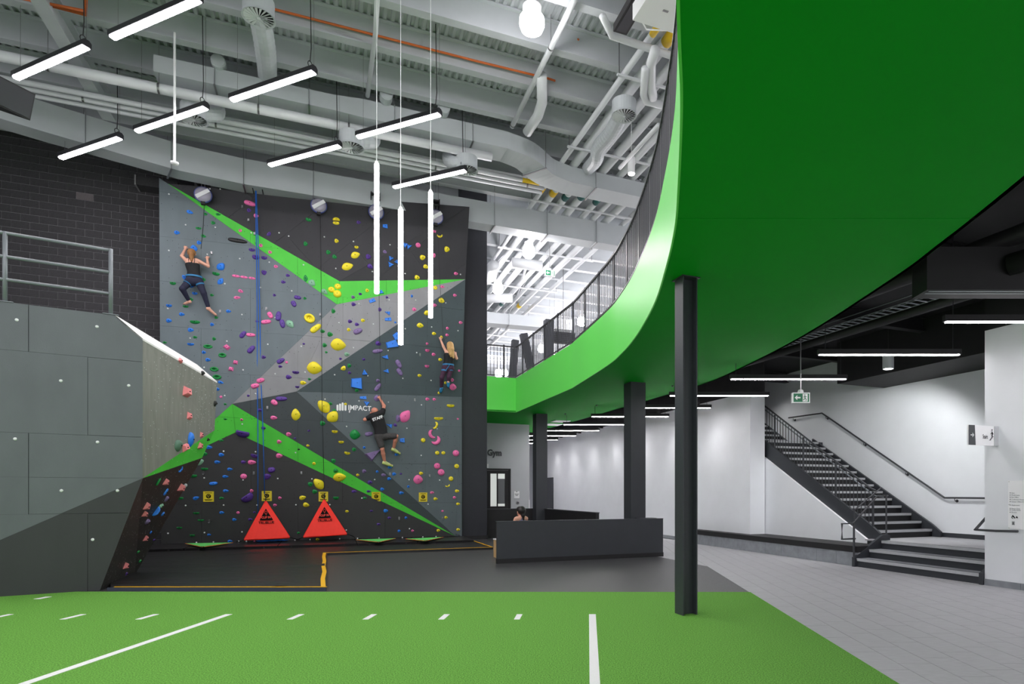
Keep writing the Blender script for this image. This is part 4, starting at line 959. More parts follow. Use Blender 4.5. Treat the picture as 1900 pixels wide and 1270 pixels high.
for i, (xa, ya, yb) in enumerate(((626.2, 753, 761), (631, 751, 761), (635.7, 749, 761), (641, 753, 761))):
    pa, n_ = wall_hit(xa, ya); pb, _ = wall_hit(xa, yb)
    b = MB(); w_ = .028; a8 = [math.pi*k/8 for k in range(9)]
    ring = [pa+xd*w_*math.cos(a)+yd*w_*math.sin(a)+n*.003 for a in a8]+[pb-xd*w_*math.cos(a)-yd*w_*math.sin(a)+n*.003 for a in a8]
    b.prism(ring, n*.002); b.build('bar', 'print_white', lg)
pa, n_ = wall_hit(645.6, 760.8); text('IMPACT', .205, pa, xd, yd, 'print_white', 'lettering', lg, bold=.004, lift=.004, narrow=.92)
# ================================================================== DESK AREA
TD = 13.37; s0, s1 = 3.38, 7.48
dk = thing('reception_desk', 'long charcoal reception desk with black toe kick', 'desk', W(5.4, TD, 0))
MB().gbox(s0, s1, TD, TD+.06, .09, .915).build('front_panel', 'charcoal', dk); MB().gbox(s0+.3, s0+.34, TD+.06, TD+.6, 0, .72).build('support_panel', 'steel_dark', dk)
MB().gbox(s1-.06, s1, TD+.06, TD+.75, .09, .915).build('side_panel', 'charcoal', dk); MB().gbox(s0-.008, s1+.008, TD-.008, TD+.05, 0, .1).build('toe_kick', 'black_paint', dk)
MB().gbox(s0+.3, s1-.06, TD+.06, TD+.7, .72, .75).build('worktop', 'steel_dark', dk); MB().gbox(s0-.005, s1+.005, TD-.004, TD+.09, .905, .92).build('cap_strip', 'steel_dark', dk)
for sa in (4.6, 6.2): MB().gbox(sa, sa+.04, TD+.06, TD+.65, 0, .72).build('support_panel', 'steel_dark', dk)
MB().gbox(6.9, 7.35, TD+.1, TD+.35, .75, .93).build('screen_shelf', 'steel_dark', dk)
pt = thing('partition', 'low black partition wall behind the reception desk', 'partition', W(6.5, 19, 0))
MB().gbox(4.9, 6.98, 20.98, 21.08, 0, .98).build('rear_panel', 'black_paint', pt); MB().gbox(6.88, 6.98, 16.1, 20.98, 0, .98).build('side_panel', 'black_paint', pt)
MB().gbox(4.9, 6.99, 20.97, 21.09, .965, .99).build('cap_strip', 'charcoal', pt); MB().gbox(6.87, 6.99, 16.09, 20.97, .965, .99).build('cap_strip', 'charcoal', pt)
cb = thing('wooden_cabinet', 'small pale wooden cabinet at the left end of the desk', 'cabinet', W(3.85, 14.65, 0))
MB().gbox(3.66, 4.05, 14.5, 14.8, 0, .42).build('body', 'wood', cb); MB().gbox(3.65, 4.06, 14.49, 14.81, .42, .44).build('top', 'sign_white', cb)
o = MB().gbox(3.68, 4.03, 14.48, 14.5, .03, .4).build('door', 'wood', cb); MB().gbox(3.97, 3.99, 14.465, 14.48, .2, .3).build('handle', 'metal_dark', o)
# gym lettering, plates near the door
gl = text('Gym', .33, att(904, 845.5, TG-.006), E1, UP, 'print_grey', 'wall_lettering', bold=.014, depth=.012, label='dark grey raised lettering on the wall above the door', cat='lettering', narrow=.9)
b = MB(); q = att(900.3, 844, TG-.006); b.obox(q, E1*.025, E2*.008, UP*.022).obox(q+UP*.14, E1*.025, E2*.008, UP*.022); b.build('letter_dots', 'print_grey', gl)
q = att(901, 865, TG-.01); tag(MB().obox(q, E1*.11, E2*.012, UP*.08).build('door_sign', 'sign_white'), 'small pale grey plate above the gym door', 'sign')
q = att(958.7, 918.5, TG-.01); g = thing('wall_plate', 'white notice plate on wall right of the gym door', 'sign', q-UP*.14); MB().obox(q, E1*.11, E2*.008, UP*.14).build('plate', 'sign_white', g)
b = MB()
for k in range(3): b.obox(q-E2*.009+UP*(.03-.035*k), E1*(.085-.02*k), E2*.001, UP*.008)
b.build('print_line', 'print_grey', g); MB().obox(q-E2*.012+UP*.12, E1*.02, E2*.006, UP*.015).build('hook', 'metal_dark', g)
q = att(960.8, 933.5, TG-.01); g = thing('push_button', 'round steel door push button on the wall right of door', 'button', q-UP*.07); MB().lathe(q+E2*.01, -E2, [(.07, 0), (.07, .015), (.05, .025)], 20).build('plate', 'metal', g); MB().lathe(q-E2*.014, -E2, [(.03, 0), (.03, .01)], 14).build('centre', 'metal_dark', g)
tag(MB().gbox(7.395, 7.445, TG-.02, TG+.17, .0, 1.25).build('corner_guard', 'sign_white'), 'white corner guard on the gym wall edge', 'corner guard')
# ================================================================== PEOPLE
def implicit(caps, cell=.009, k=.022):
    A = np.array([[min(a[i]-ra, b_[i]-rb) for i in range(3)] for a, b_, ra, rb in caps]).min(0)-.04
    B = np.array([[max(a[i]+ra, b_[i]+rb) for i in range(3)] for a, b_, ra, rb in caps]).max(0)+.04
    n = np.ceil((B-A)/cell).astype(int)+1
    D = np.full(n, 1.0, dtype=np.float32)
    ax = [A[i]+cell*np.arange(n[i]) for i in range(3)]
    for a, b_, ra, rb in caps:
        a = np.array(a, float); b_ = np.array(b_, float); m = max(ra, rb)+.06
        lo = np.maximum(((np.minimum(a, b_)-m-A)/cell).astype(int), 0); hi = np.minimum(((np.maximum(a, b_)+m-A)/cell).astype(int)+2, n)
        X, Y, Z = np.meshgrid(ax[0][lo[0]:hi[0]]-a[0], ax[1][lo[1]:hi[1]]-a[1], ax[2][lo[2]:hi[2]]-a[2], indexing='ij')
        d = b_-a; L = d.dot(d)
        h = np.clip((X*d[0]+Y*d[1]+Z*d[2])/L, 0, 1) if L > 1e-10 else 0*X
        dd = np.sqrt((X-h*d[0])**2+(Y-h*d[1])**2+(Z-h*d[2])**2)-(ra+(rb-ra)*h)
        S = D[lo[0]:hi[0], lo[1]:hi[1], lo[2]:hi[2]]
        kk_ = min(k, .6*min(ra, rb)+.002)
        q = np.clip(.5+.5*(S-dd)/kk_, 0, 1); S[...] = S*(1-q)+dd*q-kk_*q*(1-q)
    # surface nets
    I = D < 0
    c = [I[dx:n[0]-1+dx, dy:n[1]-1+dy, dz:n[2]-1+dz] for dx in (0, 1) for dy in (0, 1) for dz in (0, 1)]
    cnt = sum(x.astype(np.int8) for x in c); act = (cnt > 0) & (cnt < 8)
    idx = np.full(act.shape, -1, dtype=np.int64); P = np.argwhere(act); idx[act] = np.arange(len(P))
    acc = np.zeros((len(P), 3)); w = np.zeros(len(P))
    cor = [(dx, dy, dz) for dx in (0, 1) for dy in (0, 1) for dz in (0, 1)]
    val = [D[P[:, 0]+q[0], P[:, 1]+q[1], P[:, 2]+q[2]] for q in cor]
    for i in range(8):
        for j in range(i+1, 8):
            if sum(abs(cor[i][m]-cor[j][m]) for m in range(3)) != 1: continue
            cr = (val[i] < 0) != (val[j] < 0); f = np.where(cr, val[i]/np.where(cr, val[i]-val[j], 1), 0)
            for m in range(3): acc[:, m] += np.where(cr, cor[i][m]+(cor[j][m]-cor[i][m])*f, 0)
            w += cr
    vs = (P+acc/w[:, None])*cell+A
    fs = []
    for axn in range(3):
        o1, o2 = [(1, 2), (2, 0), (0, 1)][axn]
        sl0 = [slice(1, n[0]-1), slice(1, n[1]-1), slice(1, n[2]-1)]; sl1 = list(sl0)
        sl0[axn] = slice(0, n[axn]-1); sl1[axn] = slice(1, n[axn])
        a = I[tuple(sl0)]; b_ = I[tuple(sl1)]
        E = np.argwhere(a != b_); off = np.array([1, 1, 1]); off[axn] = 0; E = E+off
        u1 = np.zeros(3, int); u1[o1] = 1; u2 = np.zeros(3, int); u2[o2] = 1
        g = lambda q: idx[q[:, 0], q[:, 1], q[:, 2]]
        quad = np.stack([g(E-u1-u2), g(E-u2), g(E), g(E-u1)], 1)
        ins = I[E[:, 0], E[:, 1], E[:, 2]]
        quad[ins] = quad[ins][:, ::-1]
        fs += quad.tolist()
    return vs.tolist(), fs
def imp(caps, name, m, parent, cell=.011, k=.022):
    v, f = implicit(caps, cell, k); b = MB(); b.v = [tuple(p) for p in v]; b.f = [tuple(q) for q in f]
    return b.build(name, m, parent, smooth=True)
def cap(a, b, ra, rb): return (tuple(a), tuple(b), ra, rb)
def mix(a, b, k): return a+(b-a)*k
def hand(wr, kn, side, curl, r=.0085):
    """wrist wr, knuckle centre kn, side = vector across the palm towards the thumb, curl = direction fingers bend into"""
    d = (kn-wr).normalized(); side = (side-d*side.dot(d)).normalized(); out = []
    out.append(cap(wr, mix(wr, kn, .6), .026, .03)); out.append(cap(mix(wr, kn, .5)+side*.018, kn+side*.022, .022, .018)); out.append(cap(mix(wr, kn, .5)-side*.018, kn-side*.024, .022, .017))
    for i, (o, L) in enumerate(((.031, .072), (.011, .08), (-.010, .075), (-.030, .06))):
        p0 = kn+side*o; p1 = p0+(d*.75+curl*.6).normalized()*L*.45; p2 = p1+(d*.15+curl*.98).normalized()*L*.32; p3 = p2+(curl*.8-d*.6).normalized()*L*.25
        out += [cap(p0, p1, r*1.1, r), cap(p1, p2, r, r*.95), cap(p2, p3, r*.95, r*.8)]
    t0 = mix(wr, kn, .35)+side*.03; t1 = t0+(side*.7+d*.5+curl*.3).normalized()*.04; t2 = t1+(d*.5+curl*.8).normalized()*.032
    out += [cap(t0, t1, r*1.4, r*1.15), cap(t1, t2, r*1.15, r*.9)]
    return out
def foot(an, toe, up, r=.04):
    """bare foot: heel, ball, five toes"""
    d = (toe-an); d = d-up*d.dot(up)*0; L = d.length; d.normalize(); sd = d.cross(up).normalized()
    heel = an-d*.03-up*.035; ball = toe-d*.05
    out = [cap(an, heel, r, r*.95), cap(heel, ball, r*.9, r*.75), cap(an, mix(an, ball, .7), r*.9, r*.7), cap(ball-sd*.022, ball+sd*.022, r*.62, r*.6)]
    for i in range(5): o_ = -.032+.016*i; out.append(cap(ball+sd*o_, ball+sd*o_+d*(.055-.006*i), .010, .008))
    return out
def head_caps(c, up, fwd, r=.098):
    sd = fwd.cross(up).normalized()
    return [cap(c+up*.02-fwd*.012, c+up*.03+fwd*.012, r*.98, r*.95), cap(c-up*.03+fwd*.03, c-up*.07+fwd*.045, r*.62, r*.42), cap(c+fwd*.09-up*.01, c+fwd*.115-up*.035, .011, .016),
            cap(c+sd*.092+up*.01, c+sd*.1-up*.03, .012, .009), cap(c-sd*.092+up*.01, c-sd*.1-up*.03, .012, .009), cap(c+fwd*.088+sd*.03-up*.078, c+fwd*.088-sd*.03-up*.078, .008, .008)]
def eyes(c, up, fwd, parent):
    sd = fwd.cross(up).normalized()
    for k in (-1, 1): MB().lathe(c+fwd*.088+sd*k*.034+up*.005, fwd, [(.012, 0), (.009, .006)], 8).build('eye', 'print_black', parent)
IN = E2     # into the wall
def J(crop, x, y, d):
    ox, oy, s = crop; px, py = ox+x/s, oy+y/s; h = wall_hit(px, py); return att(px, py, gt(h[0])-d)
# --- barefoot climber
K1 = (310, 440, 7.94); j = lambda x, y, d: J(K1, x, y, d)
g = thing('person', 'climber in black strappy top and navy leggings, barefoot, high on wall', 'person', j(390, 1180, .2))
LH, LW, LE, LS = j(272, 140, .06), j(268, 178, .09), j(218, 280, .22), j(285, 352, .27)
RH, RW, RE, RS = j(598, 290, .06), j(592, 328, .09), j(605, 430, .24), j(455, 350, .30)
NK, HD = j(368, 315, .26), j(362, 245, .20); CH = j(372, 400, .28); WS = j(395, 530, .27); PV = j(398, 640, .27); LHp, RHp = j(330, 660, .27), j(465, 655, .27)
LK, LA, LT = j(225, 765, .36), j(325, 945, .16), j(250, 995, .08); RK, RA, RT = j(540, 830, .28), j(612, 1050, .17), j(735, 1165, .07)
arm = [cap(LS, LE, .05, .042), cap(LE, LW, .043, .028), cap(RS, RE, .05, .042), cap(RE, RW, .043, .028)]
torso = [cap(mix(LS, RS, .18), mix(LS, RS, .82), .068, .068), cap(CH-E1*.06, WS-E1*.04, .105, .09), cap(CH+E1*.06, WS+E1*.04, .105, .09), cap(WS-E1*.05, PV-E1*.07, .09, .115), cap(WS+E1*.05, PV+E1*.07, .09, .115)]
legs = [cap(LHp, LK, .092, .064), cap(LK, LA, .064, .037), cap(RHp, RK, .092, .064), cap(RK, RA, .064, .037), cap(LHp, RHp, .105, .105)]
hd1 = HD-PV; hup = (HD-NK).normalized()*.4+UP*.6; hup.normalize()
body = arm+torso+legs+[cap(NK-UP*.02, HD-UP*.03, .052, .05)]+head_caps(HD, hup, IN)+hand(LW, LH, E1, (IN-UP*.4).normalized())+hand(RW, RH, -E1, (IN-UP*.4).normalized())+foot(LA, LT, UP)+foot(RA, RT, UP)
imp(body, 'body', 'skin', g, .010); eyes(HD, hup, IN, g)
def infl(c, k): return [(a, b_, ra+k, rb+k) for a, b_, ra, rb in c]
top = [cap(mix(CH, WS, .15)-E1*.06, WS-E1*.04, .10, .09), cap(mix(CH, WS, .15)+E1*.06, WS+E1*.04, .10, .09), cap(WS-E1*.05, mix(WS, PV, .6)-E1*.06, .09, .105), cap(WS+E1*.05, mix(WS, PV, .6)+E1*.06, .09, .105), cap(mix(NK, CH, .35), CH, .045, .08)]
imp(infl(top, .014), 'tank_top', 'cloth_black', g); 
b = MB()
for sg, S_ in ((-1, LS), (1, RS)): b.tube([mix(CH, WS, .1)+E1*sg*.05-E2*.115, mix(CH, S_, .5)-E2*.10, mix(NK, S_, .5)-E2*.05+UP*.05], .009, 6)
b.build('shoulder_strap', 'cloth_black', g)
imp(infl([cap(LHp, LK, .092, .064), cap(LK, mix(LK, LA, .86), .064, .041), cap(RHp, RK, .092, .064), cap(RK, mix(RK, RA, .86), .064, .041), cap(LHp, RHp, .107, .107), cap(mix(WS, PV, .45)-E1*.06, PV-E1*.07, .095, .117), cap(mix(WS, PV, .45)+E1*.06, PV+E1*.07, .095, .117)], .010), 'leggings', 'cloth_navy', g)
imp([cap(HD+hup*.03-IN*.015, HD+hup*.02, .104, .1), cap(HD-IN*.05, NK-IN*.06-UP*.02, .07, .055), cap(NK-IN*.07, CH-IN*.10+UP*.06, .052, .025)], 'hair', 'hair_brown', g)
hc = [WS.lerp(PV, .4)+Vector((0, 0, 0))]
b = MB(); ring = [WS.lerp(PV, .5)+E1*.19*math.cos(a)+E2*.135*math.sin(a)-UP*.0 for a in [2*math.pi*k/20 for k in range(21)]]; b.tube(ring, 0, 4, sq=(.008, .022)); b.build('harness_belt', 'harness_blue', g)
for hp_, kn in ((LHp, LK), (RHp, RK)):
    d = (kn-hp_).normalized(); a = d.cross(E2).normalized(); c_ = mix(hp_, kn, .28); q = d.cross(a)
    MB().tube([c_+a*.1*math.cos(t)+q*.1*math.sin(t) for t in [2*math.pi*k/16 for k in range(17)]], 0, 4, sq=(.006, .018)).build('leg_loop', 'harness_blue', g)
# --- climber with lettered T-shirt
K2 = (660, 720, 7.94); j = lambda x, y, d: J(K2, x, y, d)
g = thing('person', 'climber in black lettered T-shirt, grey shorts and lime trainers', 'person', j(420, 1140, .2))
LS, LE, LW, LH = j(215, 428, .30), j(135, 470, .28), j(212, 400, .14), j(240, 372, .07)
RS, RE, RW, RH = j(395, 368, .30), j(418, 268, .24), j(358, 160, .10), j(340, 128, .05)
NK, HD = j(312, 398, .27), j(285, 350, .24); CH = j(318, 470, .30); WS = j(365, 600, .28); PV = j(375, 700, .28); LHp, RHp = j(338, 725, .28), j(425, 718, .29)
LK, LA, LT = j(392, 905, .32), j(428, 1095, .17), j(535, 1145, .06); RK, RA, RT = j(598, 712, .42), j(556, 900, .22), j(645, 962, .08)
arm = [cap(LS, LE, .056, .048), cap(LE, LW, .049, .031), cap(RS, RE, .056, .048), cap(RE, RW, .049, .031)]
torso = [cap(mix(LS, RS, .12), mix(LS, RS, .88), .08, .08), cap(CH-E1*.07, WS-E1*.06, .12, .105), cap(CH+E1*.07, WS+E1*.06, .12, .105), cap(WS-E1*.06, PV-E1*.06, .105, .115), cap(WS+E1*.06, PV+E1*.06, .105, .115)]
legs = [cap(LHp, LK, .09, .06), cap(LK, mix(LK, LA, .35), .056, .062), cap(mix(LK, LA, .35), LA, .062, .04), cap(RHp, RK, .09, .06), cap(RK, mix(RK, RA, .35), .056, .062), cap(mix(RK, RA, .35), RA, .062, .04), cap(LHp, RHp, .105, .105)]
hup = (UP*.8-E1*.35).normalized(); fw = (IN*.85-E1*.3).normalized()
body = arm+torso+legs+[cap(NK, HD, .06, .056)]+head_caps(HD, hup, fw, .1)+hand(LW, LH, UP, (IN+E1*.2).normalized())+hand(RW, RH, -E1, (IN-UP*.4).normalized())+foot(LA, LT, UP, .03)+foot(RA, RT, UP, .03)
imp(body, 'body', 'skin_tan', g, .010); eyes(HD, hup, fw, g)
sh = torso[:3]+[cap(CH-E1*.07, WS-E1*.06, .12, .11), cap(CH+E1*.07, WS+E1*.06, .12, .11), cap(WS-E1*.06, mix(WS, PV, .75)-E1*.06, .11, .115), cap(WS+E1*.06, mix(WS, PV, .75)+E1*.06, .11, .115), cap(LS, mix(LS, LE, .45), .062, .06), cap(RS, mix(RS, RE, .38), .062, .06)]
shirt_ = imp(infl(sh, .014), 'shirt', 'cloth_black', g)
xd = (RS-LS); xd = (xd-E2*xd.dot(E2)).normalized(); yd = (NK-WS); yd = (yd-xd*yd.dot(xd)); yd = (yd-E2*yd.dot(E2)).normalized()
sp = mix(CH, NK, .18)-E2*.145
text('STAFF', .118, sp-yd*.04, xd, yd, 'print_white', 'back_print', shirt_, bold=.004, align='CENTER', lift=.012, depth=.006)
imp(infl([cap(LHp, mix(LHp, LK, .72), .1, .085), cap(RHp, mix(RHp, RK, .88), .1, .08), cap(LHp, RHp, .11, .11), cap(mix(WS, PV, .6)-E1*.06, PV-E1*.06, .105, .118), cap(mix(WS, PV, .6)+E1*.06, PV+E1*.06, .105, .118)], .012), 'shorts', 'cloth_grey', g)
def shoe(an, toe, m1, m2, g):
    d = (toe-an).normalized(); up = UP; sd = d.cross(up).normalized(); heel = an-d*.035-UP*.045; tb = toe-UP*.005
    so = imp([cap(heel, mix(heel, tb, .6), .042, .044), cap(mix(heel, tb, .5), tb, .044, .034), cap(heel+UP*.03, an, .042, .046), cap(an, mix(an, tb, .55), .044, .034)], 'shoe', m1, g, .009)
    dn = (UP-d*UP.dot(d)).normalized(); a = heel-dn*.035-d*.035; c_ = tb-dn*.03+d*.025
    MB().prism([a-sd*.03, a+sd*.03, mix(a, c_, .7)+sd*.044, c_+sd*.02, c_-sd*.02, mix(a, c_, .7)-sd*.044], dn*.022).build('shoe_sole', m2, so)
shoe(LA, LT, 'shoe_lime', 'shoe_sole', g); shoe(RA, RT, 'shoe_lime', 'shoe_sole', g)
# --- blonde climber
K3 = (790, 610, 9.77); j = lambda x, y, d: J(K3, x, y, d)
g = thing('person', 'climber with long blonde hair, black top, plum leggings and blue harness', 'person', j(350, 1170, .2))
LS, LE, LW, LH = j(375, 435, .28), j(318, 325, .22), j(270, 205, .09), j(262, 165, .05)
RS, RE, RW, RH = j(505, 435, .28), j(560, 545, .26), j(545, 470, .12), j(535, 430, .05)
NK, HD = j(440, 385, .27), j(440, 315, .22); CH = j(425, 480, .28); WS = j(415, 600, .27); PV = j(405, 700, .28); LHp, RHp = j(352, 728, .28), j(452, 728, .28)
LK, LA, LT = j(290, 890, .32), j(284, 1085, .15), j(262, 1150, .06); RK, RA, RT = j(418, 880, .33), j(406, 985, .30), j(412, 1060, .25)
arm = [cap(LS, LE, .046, .04), cap(LE, LW, .04, .027), cap(RS, RE, .046, .04), cap(RE, RW, .04, .027)]
torso = [cap(mix(LS, RS, .15), mix(LS, RS, .85), .068, .068), cap(CH-E1*.055, WS-E1*.04, .1, .085), cap(CH+E1*.055, WS+E1*.04, .1, .085), cap(WS-E1*.045, PV-E1*.06, .085, .11), cap(WS+E1*.045, PV+E1*.06, .085, .11)]
legs = [cap(LHp, LK, .085, .058), cap(LK, LA, .06, .036), cap(RHp, RK, .085, .058), cap(RK, RA, .06, .036), cap(LHp, RHp, .1, .1)]
hup = UP; body = arm+torso+legs+[cap(NK, HD, .05, .05)]+head_caps(HD, hup, IN)+hand(LW, LH, E1, (IN-UP*.4).normalized())+hand(RW, RH, -E1, (IN-UP*.4).normalized())+foot(LA, LT, UP, .03)+foot(RA, RT, (E2+UP*.2).normalized(), .03)
imp(body, 'body', 'skin', g, .010); eyes(HD, hup, IN, g)
imp(infl([cap(mix(CH, WS, .1)-E1*.055, WS-E1*.04, .1, .087), cap(mix(CH, WS, .1)+E1*.055, WS+E1*.04, .1, .087), cap(WS-E1*.045, mix(WS, PV, .6)-E1*.05, .087, .1), cap(WS+E1*.045, mix(WS, PV, .6)+E1*.05, .087, .1)], .014), 'tank_top', 'cloth_black', g)
imp(infl([cap(LHp, LK, .085, .058), cap(LK, mix(LK, LA, .85), .06, .04), cap(RHp, RK, .085, .058), cap(RK, mix(RK, RA, .6), .06, .045), cap(LHp, RHp, .102, .102), cap(mix(WS, PV, .5)-E1*.05, PV-E1*.06, .09, .112), cap(mix(WS, PV, .5)+E1*.05, PV+E1*.06, .09, .112)], .010), 'leggings', 'cloth_plum', g)
imp([cap(HD+UP*.03-IN*.015, HD+UP*.02, .106, .1), cap(HD-IN*.05-E1*.03, NK-IN*.07-E1*.04, .075, .065), cap(HD-IN*.05+E1*.03, NK-IN*.07+E1*.05, .075, .07), cap(NK-IN*.07-E1*.03, CH-IN*.11+E1*.02, .06, .045), cap(NK-IN*.07+E1*.05, mix(CH, WS, .45)-IN*.115+E1*.12, .06, .03), cap(NK-IN*.07+E1*.02, mix(CH, WS, .3)-IN*.115+E1*.04, .06, .03)], 'hair', 'hair_light', g)
b = MB(); b.tube([mix(WS, PV, .6)+E1*.17*math.cos(a)+E2*.13*math.sin(a) for a in [2*math.pi*k/20 for k in range(21)]], 0, 4, sq=(.008, .024)); b.build('harness_belt', 'harness_blue', g)
for hp_, kn in ((LHp, LK), (RHp, RK)):
    d = (kn-hp_).normalized(); a = d.cross(E2).normalized(); c_ = mix(hp_, kn, .2); q = d.cross(a)
    MB().tube([c_+a*.098*math.cos(t)+q*.098*math.sin(t)+UP*.03*math.cos(t) for t in [2*math.pi*k/16 for k in range(17)]], 0, 4, sq=(.006, .024)).build('leg_loop', 'harness_blue', g)
MB().tube([mix(WS, PV, .7)-E2*.13+E1*.02, LHp-E2*.12-E1*.02-UP*.1], .012, 6).build('harness_riser', 'harness_blue', g)
shoe(LA, LT, 'shoe_blue', 'cloth_black', g); shoe(RA, RT, 'shoe_blue', 'cloth_black', g)
# --- receptionist seated behind the desk
ts = 14.42; HD = att(966, 950, ts); 
g = thing('person', 'dark-haired receptionist in lilac racerback top seated behind the desk', 'person', W(gs(HD), ts, 0))
fw = (-E1*.42+E2*.9).normalized(); sd = fw.cross(UP).normalized(); NK = HD-UP*.115-fw*.015; CH = NK-UP*.18-fw*.01; WS = CH-UP*.2-fw*.02; PV = WS-UP*.16
LS, RS = NK-UP*.05-sd*.165, NK-UP*.05+sd*.165
LE, RE = LS-UP*.24+fw*.1-sd*.03, RS-UP*.24+fw*.1+sd*.03
LW, RW = LE+fw*.2+UP*.03+sd*.04, RE+fw*.2+UP*.03-sd*.04
LK, RK = PV+fw*.42-sd*.1+UP*.02, PV+fw*.42+sd*.1+UP*.02
fz = .07; LA, RA = LK+fw*.02, RK+fw*.02; LA = Vector((LA.x, LA.y, fz)); RA = Vector((RA.x, RA.y, fz))
body = [cap(LS, LE, .044, .038), cap(LE, LW, .038, .026), cap(RS, RE, .044, .038), cap(RE, RW, .038, .026), cap(mix(LS, RS, .15), mix(LS, RS, .85), .06, .06), cap(CH-sd*.05, WS-sd*.04, .1, .09), cap(CH+sd*.05, WS+sd*.04, .1, .09), cap(WS-sd*.05, PV-sd*.07, .09, .11), cap(WS+sd*.05, PV+sd*.07, .09, .11), cap(PV-sd*.09, LK, .085, .058), cap(PV+sd*.09, RK, .085, .058), cap(LK, LA, .058, .036), cap(RK, RA, .058, .036), cap(NK-UP*.05, HD-UP*.04, .05, .05)]
body += head_caps(HD, UP, fw)+hand(LW, LW+fw*.08, sd, (-UP*.8+fw*.3).normalized())+hand(RW, RW+fw*.08, -sd, (-UP*.8+fw*.3).normalized())+foot(LA, LA+fw*.17-UP*.03, UP, .03)+foot(RA, RA+fw*.17-UP*.03, UP, .03)
imp(body, 'body', 'skin', g, .010); eyes(HD, UP, fw, g)
imp([cap(HD+UP*.03-fw*.03, HD+UP*.035+fw*.01, .106, .1), cap(HD-fw*.06, NK-fw*.07+UP*.03, .07, .05), cap(NK-fw*.075+UP*.05, NK-fw*.085-UP*.12, .035, .02)], 'hair', 'hair_black', g)
imp(infl([cap(CH-sd*.05, WS-sd*.04, .1, .09), cap(CH+sd*.05, WS+sd*.04, .1, .09), cap(WS-sd*.05, PV-sd*.05, .09, .1), cap(WS+sd*.05, PV+sd*.05, .09, .1), cap(CH-fw*.04, NK-UP*.06-fw*.03, .06, .04)], .012), 'racerback_top', 'cloth_lilac', g)
imp(infl([cap(PV-sd*.09, LK, .085, .06), cap(PV+sd*.09, RK, .085, .06), cap(LK, mix(LK, LA, .85), .058, .042), cap(RK, mix(RK, RA, .85), .058, .042), cap(PV-sd*.08, PV+sd*.08, .112, .112)], .010), 'trousers', 'cloth_black', g)
sz = PV.z-.13
ch = thing('office_chair', 'dark office chair under the seated receptionist behind the desk', 'chair', Vector((PV.x, PV.y, 0)))
P0 = Vector((PV.x, PV.y, 0))
MB().obox(P0+fw*.08+UP*(sz-.03), fw*.24, sd*.24, UP*.03).build('seat', 'cloth_black', ch); MB().obox(P0-fw*.2+UP*(sz+.25), fw*.025, sd*.2, UP*.16).build('backrest', 'cloth_black', ch)
MB().tube([P0+UP*.1, P0+UP*(sz-.06)], .03, 10).build('gas_lift', 'metal_dark', ch)
for k in range(5):
    a = 2*math.pi*k/5; d = Vector((math.cos(a), math.sin(a), 0)); o = MB().tube([P0+UP*.11, P0+d*.28+UP*.075], .02, 6).build('leg', 'metal_dark', ch); MB().lathe(P0+d*.28-d.cross(UP)*.02+UP*.03, d.cross(UP), [(.03, 0), (.03, .04)], 12).build('castor', 'black_paint', o)
MB().tube([P0-fw*.15+UP*(sz-.04), P0-fw*.24+UP*(sz+.02), P0-fw*.225+UP*(sz+.2)], .018, 6).build('back_bracket', 'metal_dark', ch)
# ================================================================== CEILING LIGHTS
DL = (E2-E1).normalized()           # fixtures hang at 45 degrees to the roof beams, left end farther
ZL = 9.65
LP = [((25, 143), (160, 85), 'far left, beside the black loudspeaker'), ((205, 66), (366, 0), 'cut by the top of the picture'), ((110, 293), (222, 253), 'in front of the block wall'), ((252, 242), (380, 198), 'crossed by the white rod'),
      ((428, 184), (580, 132), 'below the large round diffuser'), ((502, 307), (625, 267), 'just above the climbing wall middle'), ((665, 255), (810, 208), 'crossed by the tube lamp cords'), ((733, 346), (858, 315), 'nearest the climbing wall top right')]
def lin_light(c, label, group='slanted linear ceiling lights', L=2.25, vis=True):
    g = thing('linear_light', label, 'light', c-UP*.06, group); h = DL*L/2; a = DL.cross(UP).normalized()
    b = MB(); b.prism([c-h-a*.08-UP*.03, c-h-a*.08+UP*.06, c-h-a*.04+UP*.1, c-h+a*.04+UP*.1, c-h+a*.08+UP*.06, c-h+a*.08-UP*.03], h*2); b.build('housing', 'metal_dark', g)
    b = MB(); b.prism([c-h*.985-a*.062-UP*.025, c-h*.985-a*.052-UP*.052, c-h*.985-a*.02-UP*.06, c-h*.985+a*.02-UP*.06, c-h*.985+a*.052-UP*.052, c-h*.985+a*.062-UP*.025], h*2*.985); b.build('diffuser', 'lin_glow', g)
    e = c-h*.9+UP*.1
    b = MB(); pts = [e+a*.05*math.cos(t)+DL*.0+UP*(.05+.06*math.sin(t)) for t in [2*math.pi*k/12 for k in range(13)]]; b.tube(pts, .008, 5); b.tube([e+UP*.1, e+UP*.35-DL*.03, W(gs(e), gt(e), ZD-.02)], .009, 6); b.build('power_cord', 'strap', g)
    e2 = c+h*.85+UP*.09; MB().tube([e2, Vector((e2.x, e2.y, ZD-.02))], .004, 5).tube([e-DL*.1, Vector((e.x, e.y, ZD-.02))-DL*.1], .004, 5).build('suspension_wire', 'metal', g)
for (a, c_, nm) in LP:
    p = atz((a[0]+c_[0])/2, (a[1]+c_[1])/2, ZL); lin_light(p, 'slanted linear LED ceiling light, '+nm)
c0 = atz(145, 33, ZL)
